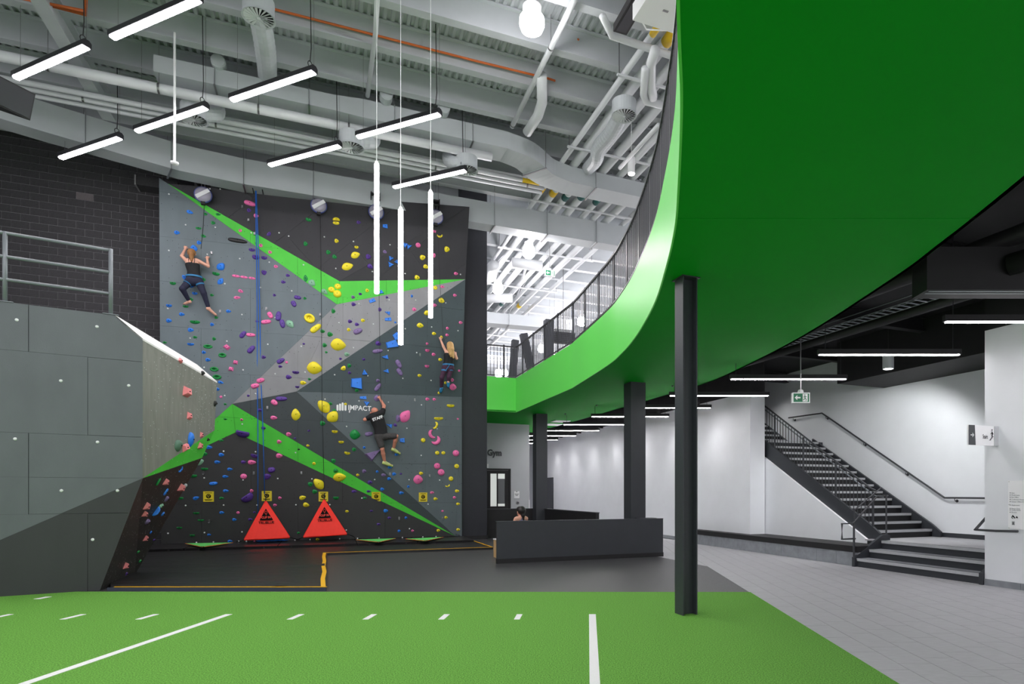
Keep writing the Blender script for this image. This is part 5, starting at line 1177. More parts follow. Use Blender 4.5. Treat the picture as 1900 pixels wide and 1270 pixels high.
for (s_, t_) in ((-5.6, 6.8), (-3.0, 7.6), (-.4, 8.4), (1.6, 6.6), (-5.5, 4.2), (-2.6, 4.6), (0, 3.6), (-8.2, 8.5), (-8.4, 5.2), (2.6, 8.2), (2.4, 4.2), (2.9, 2.0), (-1.2, 1.0), (-4.6, 1.4), (-8, 2), (.8, 1.2), (-11, 6), (-10.5, 9.5)):  # unseen fixtures added overhead to light the turf and near fascia
    lin_light(W(s_, t_, ZL), 'added slanted linear LED ceiling light, above the picture over the turf', 'added linear lights above the picture')
# vertical tube lamps
for (x, y0, y1, Y, nm) in ((699, 303, 545, 11.6, 'left one of the three'), (743.5, 388, 640, 11.2, 'middle and lowest of the three'), (799, 356, 590, 12.0, 'right one of the three')):
    a, c_ = atY(x, y0, Y), atY(x, y1, Y); g = thing('tube_lamp', f'vertical glowing tube pendant lamp, {nm}', 'light', c_, 'vertical tube pendants')
    MB().lathe(c_, UP, [(.03, 0), (.043, .006), (.043, (a-c_).z-.02), (.03, (a-c_).z)], 16).build('tube', 'tube_glow', g, smooth=False)
    MB().lathe(a, UP, [(.03, 0), (.03, .03), (.008, .05)], 12).build('cap', 'sign_white', g); MB().tube([a+UP*.05, Vector((a.x, a.y, ZD))], .006, 6).build('cord', 'sign_white', g)
# high bay
c_ = atz(987, 42, 10.45); g = thing('high_bay_lamp', 'bright round high bay lamp hanging from the roof beams', 'light', c_-UP*.2)
MB().lathe(c_+UP*.14, UP, [(.17, 0), (.18, .16), (.1, .2), (.03, .3)], 24).build('housing', 'sign_white', g, smooth=False); MB().lathe(c_+UP*.14, -UP, [(.18, 0), (.23, .06), (.24, .18), (.2, .28), (.1, .33), (.02, .34)], 24).build('lens', 'bay_glow', g, smooth=True)
MB().tube([c_+UP*.44, Vector((c_.x, c_.y, ZD-.5))], .012, 6).build('stem', 'metal', g)
# small white pendants
def pend(px, py, z, label, r=.1, h=.34, glow='spot_glow', top=None):
    c_ = atz(px, py, z); g = thing('pendant_lamp', label, 'light', c_); MB().lathe(c_+UP*.02, UP, [(r, 0), (r, h-.03), (r*.8, h), (.01, h)], 20).build('shade', 'sign_white', g)
    MB().lathe(c_, UP, [(r*.85, 0), (r*.9, .022)], 20).build('lens', glow, g); MB().tube([c_+UP*h, Vector((c_.x, c_.y, top or ZD-.05))], .006, 6).build('stem', 'sign_white', g)
pend(1171.5, 324, 9.5, 'white cylinder pendant lamp beside the balcony railing', .09, .42)
UPL = [((981, 478), 9.6, 'topmost beyond the pier'), ((924, 545), 9.6, 'beside the pier, second from top'), ((1005, 654), 9.6, 'behind railing right of the leaning struts'), ((937, 699), 9.6, 'lowest, just above the green fascia'), ((1079, 605), 9.6, 'behind the middle of the railing')]
for (q, tt, nm) in UPL:
    c_ = atz(q[0], q[1], tt); g = thing('pendant_lamp', f'glowing upper floor pendant lamp, {nm}', 'light', c_, 'upper floor pendants')
    r = .2; MB().lathe(c_, UP, [(r*.6, 0), (r, r*.4), (r, r*1.5), (r*.7, r*2)], 18).build('globe', 'up_glow', g, smooth=True); MB().lathe(c_+UP*r*2, UP, [(r*.75, 0), (r*.75, r*.6), (.02, r*.8)], 16).build('cap', 'sign_white', g); MB().tube([c_+UP*r*2.7, Vector((c_.x, c_.y, ZD+.01))], .01, 6).build('stem', 'sign_white', g)
for (s_, t_) in ((13, 21), (13, 26), (13, 31), (13, 37), (11, 43), (15, 16)):     # unseen pendants added to brighten the upper hall ceiling, hidden by balcony and duct
    c_ = W(s_, t_, 9.6); g = thing('pendant_lamp', 'added glowing upper floor pendant lamp hidden behind the balcony edge', 'light', c_, 'added hidden upper floor pendants'); MB().lathe(c_, UP, [(.15, 0), (.25, .1), (.25, .38), (.17, .5)], 18).build('globe', 'up_glow', g, smooth=True); MB().tube([c_+UP*.5, Vector((c_.x, c_.y, ZD-.05))], .01, 6).build('stem', 'sign_white', g)
# corridor linear lights (parallel to the picture plane)
cl = [(9.75, 598, 1658, 'nearest, at the right picture edge'), (10.85, 659, 1518, 'second from the right'), (13.2, 704, 1355, 'above the exit sign by the stairs'), (15.46, 735, 1242, 'passing behind the I-beam column')]
NMS = ['fifth from right, left of the I-beam column', 'sixth from right, behind the boxed column', 'seventh from right', 'eighth from right', 'ninth from right', 'tenth from right', 'farthest down the corridor']
ZC = 3.92; ys = [8.76, 10.85, 13.2, 15.46, 17.7, 19.75, 22.1, 24.25, 26.4, 28.5, 30.5]; xs = [4.96, 3.97, 2.98, 2.0, 1.02, .10, -.87, -2.0, -2.93, -3.8, -4.7]
ns = [n_[3] for n_ in cl]+NMS
for Y, X, nm in [(6.6, 5.9, 'out of view beside the right hand wall'), (4.4, 6.5, 'added out of view, nearest the viewer')]+list(zip(ys, xs, ns)):  # light nearest the viewer is added out of view to brighten the right wall
    c_ = Vector((X+1.22, Y, ZC)); g = thing('corridor_light', f'slim black linear corridor light, {nm}', 'light', c_-UP*.01, 'black linear corridor lights')
    MB().obox(c_+UP*.05, (1.23, 0, 0), (0, .04, 0), UP*.045).build('housing', 'black_paint', g); MB().obox(c_-UP*.0, (1.2, 0, 0), (0, .032, 0), UP*.008).build('diffuser', 'cor_glow', g)
    MB().tube([c_+Vector((-1.1, 0, .09)), c_+Vector((-1.1, 0, 1.27))], .006, 5).tube([c_+Vector((1.1, 0, .09)), c_+Vector((1.1, 0, 1.27))], .006, 5).build('suspension_wire', 'metal_dark', g)
# wall washers
def spot(name, loc, tgt, power, size, label, blend=1.0):
    g = thing('downlight', label, 'light', loc); MB().lathe(loc, UP, [(.06, 0), (.07, .0), (.07, .2), (.02, .22)], 18).build('can', 'black_paint', g); MB().lathe(loc+UP*.004, UP, [(.05, 0), (.05, .003)], 14).build('lens', 'spot_glow', g)
    MB().tube([loc+UP*.2, Vector((loc.x, loc.y, 5.2))], .008, 6).build('stem', 'black_paint', g)
    d = bpy.data.lights.new('wash', 'SPOT'); d.energy = power; d.spot_size = math.radians(size); d.spot_blend = blend; d.shadow_soft_size = .05; d.color = (1, .98, .96)
    o = bpy.data.objects.new('lamp', d); COL.objects.link(o); o.parent = g; o.location = (0, 0, -.03); o.rotation_euler = (Vector(tgt)-loc).to_track_quat('-Z', 'Y').to_euler()
for i, t_ in enumerate((15.6, 17.9, 20.2, 22.5, 24.8, 27.1, 29.4, 31.7)):
    spot('w', W(9.85, t_, 4.05), W(10.5, t_, 1.2), W_WASH, 80, f'black downlight washing the corridor wall, number {["one", "two", "three", "four", "five", "six", "seven", "eight"][i]} from the stairs')
g = thing('stair_downlight', 'grey cylinder downlight hanging before the stairs', 'light', atY(1648, 685, 13.2)); p = ORG[g.name]
MB().lathe(p, UP, [(.11, 0), (.11, .33), (.02, .34)], 20).build('can', 'duct', g); MB().lathe(p-UP*.003, UP, [(.09, 0), (.09, .004)], 16).build('lens', 'spot_glow', g); MB().tube([p+UP*.33, Vector((p.x, p.y, 5.2))], .01, 6).build('stem', 'black_paint', g)
d = bpy.data.lights.new('stair', 'SPOT'); d.energy = W_STAIR; d.spot_size = math.radians(115); d.spot_blend = .5; d.shadow_soft_size = .06; o = bpy.data.objects.new('lamp', d); COL.objects.link(o); o.parent = g; o.location = (0, 0, -.03); o.rotation_euler = ((W(12.9, 11.8, .8)-p).to_track_quat('-Z', 'Y')).to_euler()
spot('l', W(12.0, 15.6, 4.9), W(12.4, 15.2, 0), 40, 130, 'added black downlight over the stair landing', .8)  # unseen downlight added to brighten the stairwell
# ================================================================== DUCTS AND PIPES
def rect_duct(pts, w, h, label, joints, m='duct', name='air_duct'):
    g = thing(name, label, 'duct', Vector(pts[0])); n = len(pts); P = [Vector(p) for p in pts]; b = MB(); vs = []
    for i in range(n):
        d = ((P[i]-P[i-1]).normalized() if i else Vector())+((P[i+1]-P[i]).normalized() if i < n-1 else Vector()); d.z = 0; d.normalize(); a = d.cross(UP); wi = w[i] if isinstance(w, list) else w; hi = h[i] if isinstance(h, list) else h
        vs += [P[i]-a*wi/2-UP*hi/2, P[i]+a*wi/2-UP*hi/2, P[i]+a*wi/2+UP*hi/2, P[i]-a*wi/2+UP*hi/2]
    b.add(vs, [(i*4+j, i*4+(j+1) % 4, (i+1)*4+(j+1) % 4, (i+1)*4+j) for i in range(n-1) for j in range(4)]+[(3, 2, 1, 0), tuple((n-1)*4+j for j in range(4))]); b.build('duct_body', m, g)
    cum = [0]
    for i in range(n-1): cum.append(cum[-1]+(P[i+1]-P[i]).length)
    wi = max(w) if isinstance(w, list) else w; hi = max(h) if isinstance(h, list) else h
    u = joints*.6
    while u < cum[-1]:
        for i in range(n-1):
            if cum[i] <= u < cum[i+1]:
                f = (u-cum[i])/(cum[i+1]-cum[i]); q = P[i].lerp(P[i+1], f); d = (P[i+1]-P[i]).normalized(); a = d.cross(UP).normalized()
                w_ = (w[i]*(1-f)+w[i+1]*f) if isinstance(w, list) else w; h_ = (h[i]*(1-f)+h[i+1]*f) if isinstance(h, list) else h
                b = MB(); b.obox(q, d*.014, a*(w_/2+.02), UP*(h_/2+.02)); b.build('flange', m, g)
                b = MB(); b.tube([q+a*(w_/2+.03)-UP*(h_/2+.05), q+a*(w_/2+.03)+UP*(ZD-q.z)], .006, 5); b.tube([q-a*(w_/2+.03)-UP*(h_/2+.05), q-a*(w_/2+.03)+UP*(ZD-q.z)], .006, 5); b.obox(q-UP*(h_/2+.035), d*.02, a*(w_/2+.06), UP*.012); b.build('hanger', 'metal', g)
                break
        u += joints
    return g
zc = 10.345
rect_duct([W(-11.5, 17.0, zc), W(-7.2, 18.35, zc), W(-6.2, 18.75, zc), W(-3.7, 19.62, zc), W(-2.2, 19.8, zc), W(3, 19.8, zc), W(12.5, 19.8, zc)], .55, .70, 'large white rectangular duct running above the climbing wall', 1.75)
z2 = 10.72
sb = catmull([(4.3, 16.25), (4.9, 16.32), (5.6, 16.75), (6.3, 16.85)], 5)
rect_duct([W(-3.45, 16.25, z2), W(.1, 16.25, z2), W(.75, 16.25, z2-.02), W(4.3, 16.25, z2-.02)]+[W(s_, t_, z2-.02-.25*k/len(sb)) for k, (s_, t_) in enumerate(sb)]+[W(12, 16.9, z2-.3)], [.6, .6, .72, .72]+[.72]*len(sb)+[.72], [.36, .36, .44, .44]+[.44]*len(sb)+[.44], 'white rectangular duct with an S-bend below the roof beams', 1.9)
def pipe(pts, r, label, clamps=0, m='pipe', group=None, name='pipe', bands=(), seg=14):
    P = [Vector(p) for p in pts]; g = thing(name, label, 'pipe', P[0], group); MB().tube(P, r, seg).build('pipe_body', m, g, smooth=True)
    if clamps:
        L = 0
        for i in range(len(P)-1):
            d = (P[i+1]-P[i]); l = d.length; d.normalize(); u = clamps/2
            while u < l:
                q = P[i]+d*u; MB().lathe(q-d*.02, d, [(r*1.08, 0), (r*1.08, .04)], 14).build('clamp', 'metal', g); MB().tube([q+UP*r, Vector((q.x, q.y, ZD))], .006, 5).build('hanger_rod', 'metal', g); u += clamps
    for (q, d, L, mm) in bands: MB().lathe(q, d, [(r*1.03, 0), (r*1.03, L)], 14).build('colour_band', mm, g, smooth=True)
    return g
p = atz(467, 200, 10.2); tp = gt(p)
pipe([W(-10, tp, 10.2), W(3.9, tp, 10.2)], .105, 'thick white pipe hung parallel below the duct with S-bend', 1.9)
for i, (y, z, r) in enumerate(((206, 10.43, .06), (216, 10.4, .055), (226, 10.37, .05))):
    tt = gt(atz(316, y, z)); pipe([W(-9, tt, z), W(5.8, tt, z)], r, ['upper', 'middle', 'lower'][i]+' slim white pipe of three behind the thick pipe', 2.6 if i == 1 else 0, group='three slim pipes', bands=[(W(5.1, tt, z), E1, .5, 'yellow_band')] if i == 0 else ())
# pipes running along the hall depth at right (bundle continuing over upper floor)
for i, (s_, z, r) in enumerate(((6.05, 10.8, .07), (6.45, 10.845, .115), (6.9, 10.84, .11), (7.35, 10.85, .12), (7.9, 10.83, .1), (8.3, 10.82, .09), (8.8, 10.85, .12), (9.4, 10.81, .08))):
    nm = ['first', 'second', 'third', 'fourth', 'fifth', 'sixth', 'seventh', 'eighth'][i]
    bands = [(W(s_, 18.1+.12*(i % 3), z), E2, .32, 'yellow_band' if i in (0, 1) else 'teal_band')] if i in (0, 1, 2, 3, 4) else []
    if i in (0, 1): bands.append((W(s_, 10.8+.15*i, z), E2, .45, 'yellow_band'))
    bands += [(W(s_, 30, z), E2, .4, 'yellow_band' if i in (0, 1, 6) else 'teal_band')] if i % 2 == 0 else []
    pipe([W(s_, 9.0 if i > 3 else (10.0 if i < 2 else 11.5), z), W(s_, 50.9, z)], r, f'white ceiling pipe of the long bundle, {nm} from the left', 0, group='bundle of long pipes', bands=bands)
for t_ in (12.5, 15.6, 18.9, 23, 27.2, 31.5, 36):
    g = thing('pipe_rack', f'white channel bar carrying the pipe bundle, {["frontmost", "second from front", "third from front", "fourth from front", "third from back", "second from back", "rearmost"][[12.5, 15.6, 18.9, 23, 27.2, 31.5, 36].index(t_)]}', 'bracket', W(7.7, t_, 10.7), 'pipe bundle bars'); MB().gbox(5.85, 9.7, t_-.03, t_+.03, 10.685, 10.728).build('channel', 'pipe', g)
    MB().tube([W(5.9, t_, 10.7), W(5.9, t_, ZD)], .012, 6).build('hanger_rod', 'metal', g); MB().tube([W(9.65, t_, 10.7), W(9.65, t_, ZD)], .012, 6).build('hanger_rod', 'metal', g)
pipe([atz(1118, 30, 10.6), atz(1135, 66, 10.6), atz(1250, 105, 10.6), atz(1290, 118, 10.6)], .07, 'white elbow pipe under the black roof beam end')
pipe([atz(1197, 128, 10.2), atz(1194, 175, 10.2), atz(1199, 188, 10.2), atz(1240, 198, 10.2)], .08, 'white looped pipe at the railing top')
pipe([atz(1216, 92, 10.3), atz(1208, 118, 10.3), atz(1208, 160, 10.25), atz(1212, 182, 10.2)], .1, 'thick white bent pipe beside the railing top')
pipe([atz(1222, 232, 9.6), atz(1150, 312, 9.6)], .05, 'slim white diagonal pipe above the cylinder pendant')
pipe([atz(1070, -8, 10.9), atz(950, 235, 10.9)], .06, 'straight white pipe crossing below the high bay lamp', 3)
pipe([atz(1005, 140, 10.9), atz(1006, 190, 10.8), atz(998, 215, 10.7), atz(978, 246, 10.6)], .12, 'curved white pipe dropping to the S-bend duct')
pipe([atz(700, -6, 11.0), atz(697, 60, 11.0), atz(682, 178, 10.95)], .05, 'slim white pipe dropping to the wider duct section')
pipe([atz(480, 8, 11.2), atz(511, 17.7, 11.2), atz(880, 112.4, 11.2), atz(1018, 146, 11.2), atz(1030, 150, 11.2)], .024, 'long orange conduit along a roof beam', 0, 'orange_pipe')
pipe([atz(55, 0, 10.9), atz(158, 27, 10.9), atz(160, -20, 10.9)], .03, 'orange conduit loop in the top left corner', 0, 'orange_pipe')
pipe([atz(35, -4, 10.85), atz(156, 20, 10.85)], .025, 'thin orange conduit in the top left corner', 0, 'orange_pipe')
pipe([atz(1073, 73, 11.4), atz(1063, 96, 11.4)], .025, 'short red-orange conduit stub near the high bay lamp', 0, 'orange_pipe')
# round diffusers with flexible ducts
def diffuser(px, py, zb, r, label, path, fr=.14, h=None):
    c_ = atz(px, py, zb); h = h or r*1.2; g = thing('air_diffuser', label, 'diffuser', c_)
    dm = MB().lathe(c_+UP*.0, UP, [(r*.9, .075), (r*.94, .012), (r*1.06, 0), (r, .05), (r, h), (.02, h+.01)], 28).build('drum', 'duct', g, smooth=False)
    MB().lathe(c_+UP*.06, UP, [(r*.92, 0), (r*.92, .005)], 28).build('plenum', 'metal_dark', g)
    for k in range(20):
        a = 2*math.pi*k/20; d = Vector((math.cos(a), math.sin(a), 0)); q = d.cross(UP); b = MB(); b.add([c_+d*r*.12+q*.004, c_+d*r*.94+q*r*.10, c_+d*r*.94-q*r*.07+UP*.018, c_+d*r*.12-q*.004+UP*.018], [(0, 1, 2, 3)]); b.add([c_+d*r*.12+q*.004+UP*.004, c_+d*r*.94+q*r*.10+UP*.004, c_+d*r*.94-q*r*.07+UP*.022, c_+d*r*.12-q*.004+UP*.022], [(3, 2, 1, 0)]); b.build('vane', 'pipe', dm)
    MB().lathe(c_-UP*.004, UP, [(r*.13, 0), (r*.13, .03)], 12).build('hub', 'pipe', g)
    if path:
        P = [c_+UP*h*.6]+[Vector(q) for q in path]; C = [Vector(q) for q in catmull([tuple(q) for q in P], 14)]
        MB().tube(C, fr, 14, rs=[fr*(1+.05*(k % 2)) for k in range(len(C))]).build('flex_duct', 'duct', g)
    return c_
diffuser(480, 34, 10.3, .27, 'large round swirl diffuser at the top with ribbed flexible duct', [att(492, 90, 14.2), att(496, 135, 15.8), att(497, 152, 16.2)], .19)
diffuser(652, 275, 9.75, .28, 'round swirl diffuser above the centre of the climbing wall', [atz(690, 262, 10.2), att(690, 248, 18.2)], .17)
diffuser(360, 224, 9.9, .27, 'round swirl diffuser behind the white rod', [atz(400, 212, 10.25), att(402, 195, 17.6)], .16)
diffuser(866, 317, 9.75, .27, 'round swirl diffuser right of the tube lamp cords', [atz(835, 300, 10.1), att(830, 285, 18.9)], .15)
diffuser(1158, 216, 9.95, .27, 'round swirl diffuser at right with bent ribbed duct', [atz(1136, 243, 10.12), atz(1112, 272, 10.12), atz(1106, 296, 10.15), att(1090, 314, 16.62)], .17)
for (px, py) in ((407, 122), (716, 182), (822, 206)):
    c_ = atz(px, py, 11.02); tag(MB().lathe(c_-E2*.2, E2, [(.13, 0), (.15, .02), (.15, .25)], 18).build('duct_collar', 'duct', smooth=False), f'round white spigot collar behind the upper duct near {"left end" if px < 500 else ("widening" if px < 800 else "third light")}', 'duct collar')
# white rod with sensor, black loudspeaker, black beam end, projector box
g = thing('drop_rod', 'thin white drop rod with small round sensor above the climbing wall', 'sensor', atY(324, 303, 13)); p = ORG[g.name]
MB().tube([p, Vector((p.x, p.y, ZD-.55))], .022, 8).build('rod', 'sign_white', g); MB().lathe(p-UP*.03, UP, [(.05, 0), (.075, .02), (.075, .05), (.03, .07)], 16).build('sensor_head', 'sign_white', g)
c_ = atY(-14, 172, 9.5); g = thing('loudspeaker', 'black loudspeaker jutting in at the left picture edge', 'loudspeaker', c_-UP*.3); d = (Vector((1, -.35, -.35))).normalized(); a = d.cross(UP).normalized(); u = a.cross(d)
MB().hexa([c_+d*.42+a*q*.3+u*w*.2 for q, w in ((-1, -1), (1, -1), (1, 1), (-1, 1))]+[c_-d*.3+a*q*.2+u*w*.16 for q, w in ((-1, -1), (1, -1), (1, 1), (-1, 1))]).build('cabinet', 'black_paint', g); MB().obox(c_+d*.425, a*.28, u*.18, d*.006).build('grille', 'metal_dark', g); MB().tube([c_, c_+UP*.4, Vector((c_.x, c_.y, ZD-.5))], .02, 6).build('mount', 'black_paint', g)
a0, a1 = atz(1158, 42, 10.5), atz(1195, -22, 10.5)
d = (a1-a0).normalized(); a = d.cross(UP).normalized(); g = thing('wall_heater', 'black strip heater hanging near the roof at top right', 'heater', a0-UP*.1)
MB().obox((a0+a1)/2, (a1-a0)/2+d*.2, a*.14, UP*.07).build('body', 'black_paint', g); MB().obox((a0+a1)/2-UP*.072, (a1-a0)/2+d*.15, a*.1, UP*.004).build('reflector', 'metal_dark', g); MB().tube([a0+d*.2, a0+d*.2+UP*(ZD-.5-a0.z)], .02, 6).build('hanger_rod', 'metal', g)
q = atz(1235, 5, 9.8); g = thing('equipment_box', 'white ceiling equipment box at the top beside the railing', 'equipment box', q-UP*.15); MB().obox(q, E1*.42, E2*.4, UP*.14).build('box_body', 'sign_white', g); MB().obox(q-UP*.142+E1*.0, E1*.05, E2*.02, UP*.004).build('label_plate', 'metal', g); MB().tube([q-E1*.25+E2*.41-UP*.08, q-E1*.1+E2*.5-UP*.14, q+E1*.3+E2*.45-UP*.08, q+E1*.5+E2*.5], .012, 6).build('cable', 'sign_white', g); MB().tube([q+UP*.1, Vector((q.x, q.y, ZD-.3))], .03, 6).build('hanger_rod', 'metal', g)
q = att(254, 340, TC-.3); g = thing('block_duct', 'dark square duct stub fixed to the block wall beside climbing wall', 'duct', q-UP*.12)
MB().hexa([q+E1*.0+E2*w-UP*.1+UP*z for w, z in ((-.16, 0), (.28, 0), (.28, .24), (-.16, .24))]+[q+E1*1.0+E2*w-UP*.1+UP*z for w, z in ((-.16, 0), (.28, 0), (.28, .24), (-.16, .24))]).build('duct_body', 'block', g); MB().obox(q+E2*.06+UP*.02, E1*.02, E2*.24, UP*.14).build('rim', 'mortar', g); MB().obox(q-E1*.015+E2*.06+UP*.02, E1*.012, E2*.18, UP*.09).build('opening', 'print_black', g)
# upper floor: struts, column, braces, duct, exit sign, grille
def strut(a, c_, r, label, m='charcoal'):
    g = thing('steel_strut', label, 'strut', a); d = (c_-a); sd = d.cross(E2).normalized(); MB().obox((a+c_)/2, d/2, sd*r, E2*r).build('shaft', m, g)
tU = 25.0
strut(att(947.2, 712, tU)-UP*.75, att(956, 632, tU), .13, 'dark leaning steel strut, left of the pair behind railing'); strut(att(990, 706, tU)-UP*.6+E1*.12, att(971, 620, tU), .14, 'dark leaning steel strut, right of the pair behind railing')
q = att(1018, 668, 24.0); g = thing('column', 'dark steel column on the upper floor behind the railing', 'column', Vector((q.x, q.y, 5.33))); MB().obox(Vector((q.x, q.y, 6.9)), E1*.17, E2*.17, UP*1.57).build('shaft', 'charcoal', g)
q = att(1045, 628, 25); g = thing('air_grille', 'black slatted air grille hanging behind the railing', 'grille', q-UP*.3); MB().obox(q, E1*.5, E2*.15, UP*.22).build('frame', 'black_paint', g)
for k in range(5): MB().obox(q-E2*.16+UP*(.16-.08*k), E1*.46, E2*.012, UP*.012).build('slat', 'steel_dark', g)
MB().tube([q+UP*.22, Vector((q.x, q.y, ZD-.4))], .015, 6).build('hanger_rod', 'metal', g)
rect_duct([W(4.6, 44, 9.7), W(5.2, 31, 9.7), W(5.5, 30, 9.7), W(6.3, 29.3, 9.7), W(11, 29.0, 9.7)], .8, .5, 'white curved duct over the upper floor hall', 2.2)
for i, (a, c_) in enumerate((((912, 640), (985, 500)), ((955, 560), (985, 470)), ((905, 500), (960, 440)))):
    strut(atz(a[0], a[1], 10.95), atz(c_[0], c_[1], 10.95), .12, f'white diagonal roof brace in the upper hall, {["lowest", "middle", "uppermost"][i]}', 'white_paint')
pipe([atz(895, 554, 10.4), atz(950, 553, 10.4)], .2, 'fat white horizontal duct pipe in the upper hall', 0); pipe([atz(950, 488, 10.4), atz(1005, 494, 10.4)], .2, 'white round duct beside the topmost upper pendant', 0)
pipe([atz(895, 524, 10.5), atz(912, 514, 10.5), atz(916, 492, 10.5)], .2, 'white bent duct beside the pier', 0)
def exit_sign(c_, w, xd, label, ceil):
    n = xd.cross(UP); g = thing('exit_sign', label, 'sign', c_-UP*w*.3, 'green exit signs'); h = w*.55
    MB().obox(c_, xd*w/2*1.12, n*.04, UP*h/2*1.2).build('housing', 'sign_white', g); fc = MB().obox(c_+n*.042, xd*w/2, n*.003, UP*h/2).build('face', 'sign_green', g)
    b = MB(); o = c_+n*.047-xd*w*.24; e = n*.002
    b.prism([o-xd*w*.19, o-xd*w*.03+UP*h*.3, o-xd*w*.03-UP*h*.3], e); b.obox(o+xd*w*.07, xd*w*.11, n*.001, UP*h*.09); b.build('arrow', 'print_white', fc)
    b = MB(); o = c_+n*.047+xd*w*.24
    b.obox(o, xd*w*.16, n*.001, UP*h*.44); b.build('door_symbol', 'print_white', fc)
    b = MB(); o2 = o+n*.003
    b.lathe(o2+UP*h*.3-xd*w*.02, n, [(w*.035, 0), (w*.035, .002)], 10)
    for p0, p1 in (((-.02, .2), (.0, -.05)), ((.0, .15), (-.1, .05)), ((-.02, .15), (.08, .1)), ((.0, -.05), (-.08, -.2)), ((-.08, -.2), (-.13, -.3)), ((.0, -.05), (.07, -.2)), ((.07, -.2), (.05, -.38))): b.tube([o2+xd*w*p0[0]+UP*h*p0[1], o2+xd*w*p1[0]+UP*h*p1[1]], w*.022, 5)
    b.build('running_figure', 'sign_green', fc)
    MB().lathe(c_+UP*h*.6, UP, [(.06, 0), (.05, .05), (.02, .07)], 14).build('canopy', 'sign_white', g); MB().tube([c_+UP*h*.6, Vector((c_.x, c_.y, ceil))], .012, 6).build('stem', 'metal', g)
exit_sign(atY(1485.5, 739, 12.2), .30, Vector((1, 0, 0)), 'green exit sign with left arrow hanging before the stairs', 5.2)
exit_sign(att(1020, 507.5, 21.6), .34, E1, 'green exit sign with left arrow high above the railing', ZD)
# ================================================================== UNDER-BALCONY CEILING SERVICES (black)
g = thing('cable_tray', 'black wire cable tray running along the corridor ceiling', 'cable tray', W(8.7, 12, 4.55))
sT = 8.55
for a in (-.15, .15): MB().tube([W(sT+a, 3, 4.62), W(sT+a, 33, 4.62)], .008, 5).tube([W(sT+a, 3, 4.54), W(sT+a, 33, 4.54)], .008, 5).build('side_wire', 'rail_grey', g)
t_ = 3.2; rm = None
while t_ < 30:
    if rm is None: o = MB().tube([W(sT-.15, t_, 4.54), W(sT+.15, t_, 4.54)], .011, 4).build('rung', 'rail_grey', g); rm = o.data; tr = t_
    else: o = bpy.data.objects.new('rung', rm); COL.objects.link(o); o.parent = g; o.location = E2*(t_-tr)
    t_ += .15
for i, (s_, z, r) in enumerate(((9.1, 4.6, .09), (9.35, 4.8, .06), (7.9, 4.74, .12))):
    pipe([W(s_, -1, z), W(s_, 33, z)], r, ['black pipe beside the cable tray', 'thin black pipe above the corridor wall', 'fat black pipe left of the cable tray'][i], 0, 'black_paint')
p = atY(1720, 538, 7.6); g = thing('black_duct', 'black slot diffuser box under the ceiling at right', 'duct', p); MB().wbox(p.x, p.x+2.6, p.y, p.y+.35, p.z, p.z+.52).build('box_body', 'black_paint', g); MB().wbox(p.x+.05, p.x+2.6, p.y+.04, p.y+.07, p.z-.006, p.z+.002).build('slot', 'rail_grey', g); MB().wbox(p.x+.05, p.x+2.6, p.y+.12, p.y+.15, p.z-.006, p.z+.002).build('slot', 'rail_grey', g); MB().tube([(p.x+1.0, p.y, p.z+.3), (p.x+1.6, p.y-.8, p.z+.35), (p.x+2.4, p.y-1.2, p.z+.4)], .13, 14).build('flex_duct', 'black_paint', g, smooth=True); MB().tube([(p.x+.2, p.y+.1, p.z+.5), (p.x+.2, p.y+.1, 5.2)], .012, 6).build('hanger_rod', 'metal_dark', g)
for i, t_ in enumerate((3.5, 6.5, 9.5, 12.5, 15.5)):
    b = MB(); ibeam(b, W(6.9, t_, 5.2), W(13, t_, 5.2), .3, .16); tag(b.build('ceiling_beam', 'black_paint'), f'black steel ceiling beam under the upper floor, {["nearest", "second nearest", "third nearest", "fourth nearest", "farthest"][i]}', 'beam', 'black ceiling beams')
# ================================================================== SIGNS AT RIGHT
ts_ = gt(ats(1850, 808, 10.15)); z0, z1 = 2.31, 2.63
g = thing('stairs_sign', 'white projecting wall sign with arrow, lettering and stair symbol', 'sign', W(10.15, ts_, z0)); sA = 9.46
MB().gbox(sA, 10.12, ts_-.012, ts_+.012, z0, z1).build('panel', 'sign_white', g); MB().prism([W(sA, ts_-.013, z0), W(sA+.16, ts_-.013, z0), W(sA+.14, ts_-.013, z1), W(sA, ts_-.013, z1)], -E2*.003).build('arrow_field', 'print_grey', g)
MB().gbox(10.06, 10.15, ts_-.025, ts_+.025, z0+.0, z1).build('mount_plate', 'gym_paint', g)
c_ = W(sA+.075, ts_-.018, (z0+z1)/2); MB().obox(c_, E1*.035, E2*.001, UP*.007).build('arrow', 'print_white', g); MB().tube([c_+E1*.005+UP*.03, c_+E1*.035, c_+E1*.005-UP*.03], .006, 4).build('arrow', 'print_white', g)
text('Stairs', .1, W(sA+.325, ts_-.013, z0+.11), E1, UP, 'print_grey', 'lettering', g, narrow=.55, lift=.003)
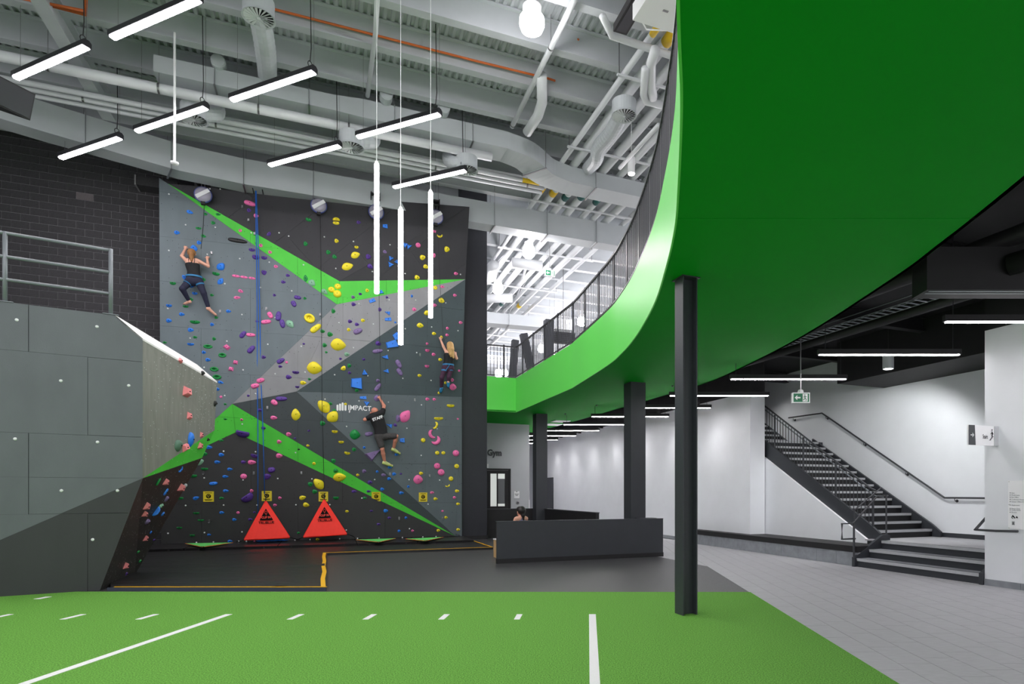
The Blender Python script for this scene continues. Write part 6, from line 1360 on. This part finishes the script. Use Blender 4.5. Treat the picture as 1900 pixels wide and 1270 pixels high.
b = MB(); o = W(sA+.485, ts_-.016, z0+.09); b.tube([o, o+E1*.025, o+E1*.03+UP*.02, o+E1*.055+UP*.03, o+E1*.06+UP*.05, o+E1*.09+UP*.06], .006, 4); b.tube([o+E1*.06+UP*.06, o+E1*.065+UP*.11, o+E1*.06+UP*.14], .008, 4); b.tube([o+E1*.03+UP*.1, o+E1*.065+UP*.12, o+E1*.09+UP*.1], .005, 4); b.lathe(o+E1*.06+UP*.165, -E2, [(.012, 0), (.012, .003)], 8); b.build('stair_symbol', 'print_black', g)
tb_ = gt(ats(1872, 940, 10.15)); g = thing('directory_board', 'white directory board with printed lines on the right wall', 'sign', W(10.14, tb_-.4, .97)); MB().gbox(10.13, 10.148, tb_-.75, tb_, .96, 1.735).build('panel', 'sign_white', g)
xd, yd = -E2, UP
rows = [(1.53, 'Gym'), (1.495, 'Washrooms'), (1.46, 'Box Office'), (1.425, 'Conference Room'), (1.39, 'Athletic Offices & Classrooms'), (1.335, 'Washrooms'), (1.28, 'Fitness Zone'), (1.255, 'Cardio Room'), (1.22, 'Elevator')]
for z, s_ in rows: text(s_, .026, W(10.129, tb_-.055, z), xd, yd, 'print_soft', 'print_line', g, lift=.001); MB().obox(W(10.128, tb_-.035, z+.01), E2*.005, E1*.001, UP*.007).build('arrow', 'print_black', g)
def pict(zc_): 
    b = MB(); o = W(10.127, tb_-.08, zc_); b.tube([o+xd*.02*math.cos(a)+UP*.02*math.sin(a) for a in [2*math.pi*k/10 for k in range(9)]], .005, 4); b.tube([o-xd*.005+UP*.035, o+UP*.005, o+xd*.022+UP*.002, o+xd*.03-UP*.018], .006, 4); b.tube([o+xd*.05-UP*.01, o+xd*.06+UP*.012, o+xd*.075-UP*.012], .007, 4); b.build('pictogram', 'print_black', g)
pict(1.15); MB().obox(W(10.128, tb_-.085, 1.055), E2*.024, E1*.001, UP*.03).build('pictogram_field', 'gym_paint', g); b = MB(); o = W(10.126, tb_-.085, 1.05); b.tube([o-xd*.01-UP*.015, o+UP*.005, o+xd*.012-UP*.018], .005, 4); b.tube([o-xd*.012+UP*.012, o+xd*.012+UP*.012], .004, 4); b.lathe(o+UP*.022, -E1, [(.006, 0), (.006, .002)], 8); b.build('pictogram', 'print_black', g)
for tt in (tb_-.015,):
    for z in (.975, 1.35, 1.72): MB().lathe(W(10.13, tt, z), -E1, [(.005, 0), (.005, .003)], 8).build('screw', 'metal_dark', g)
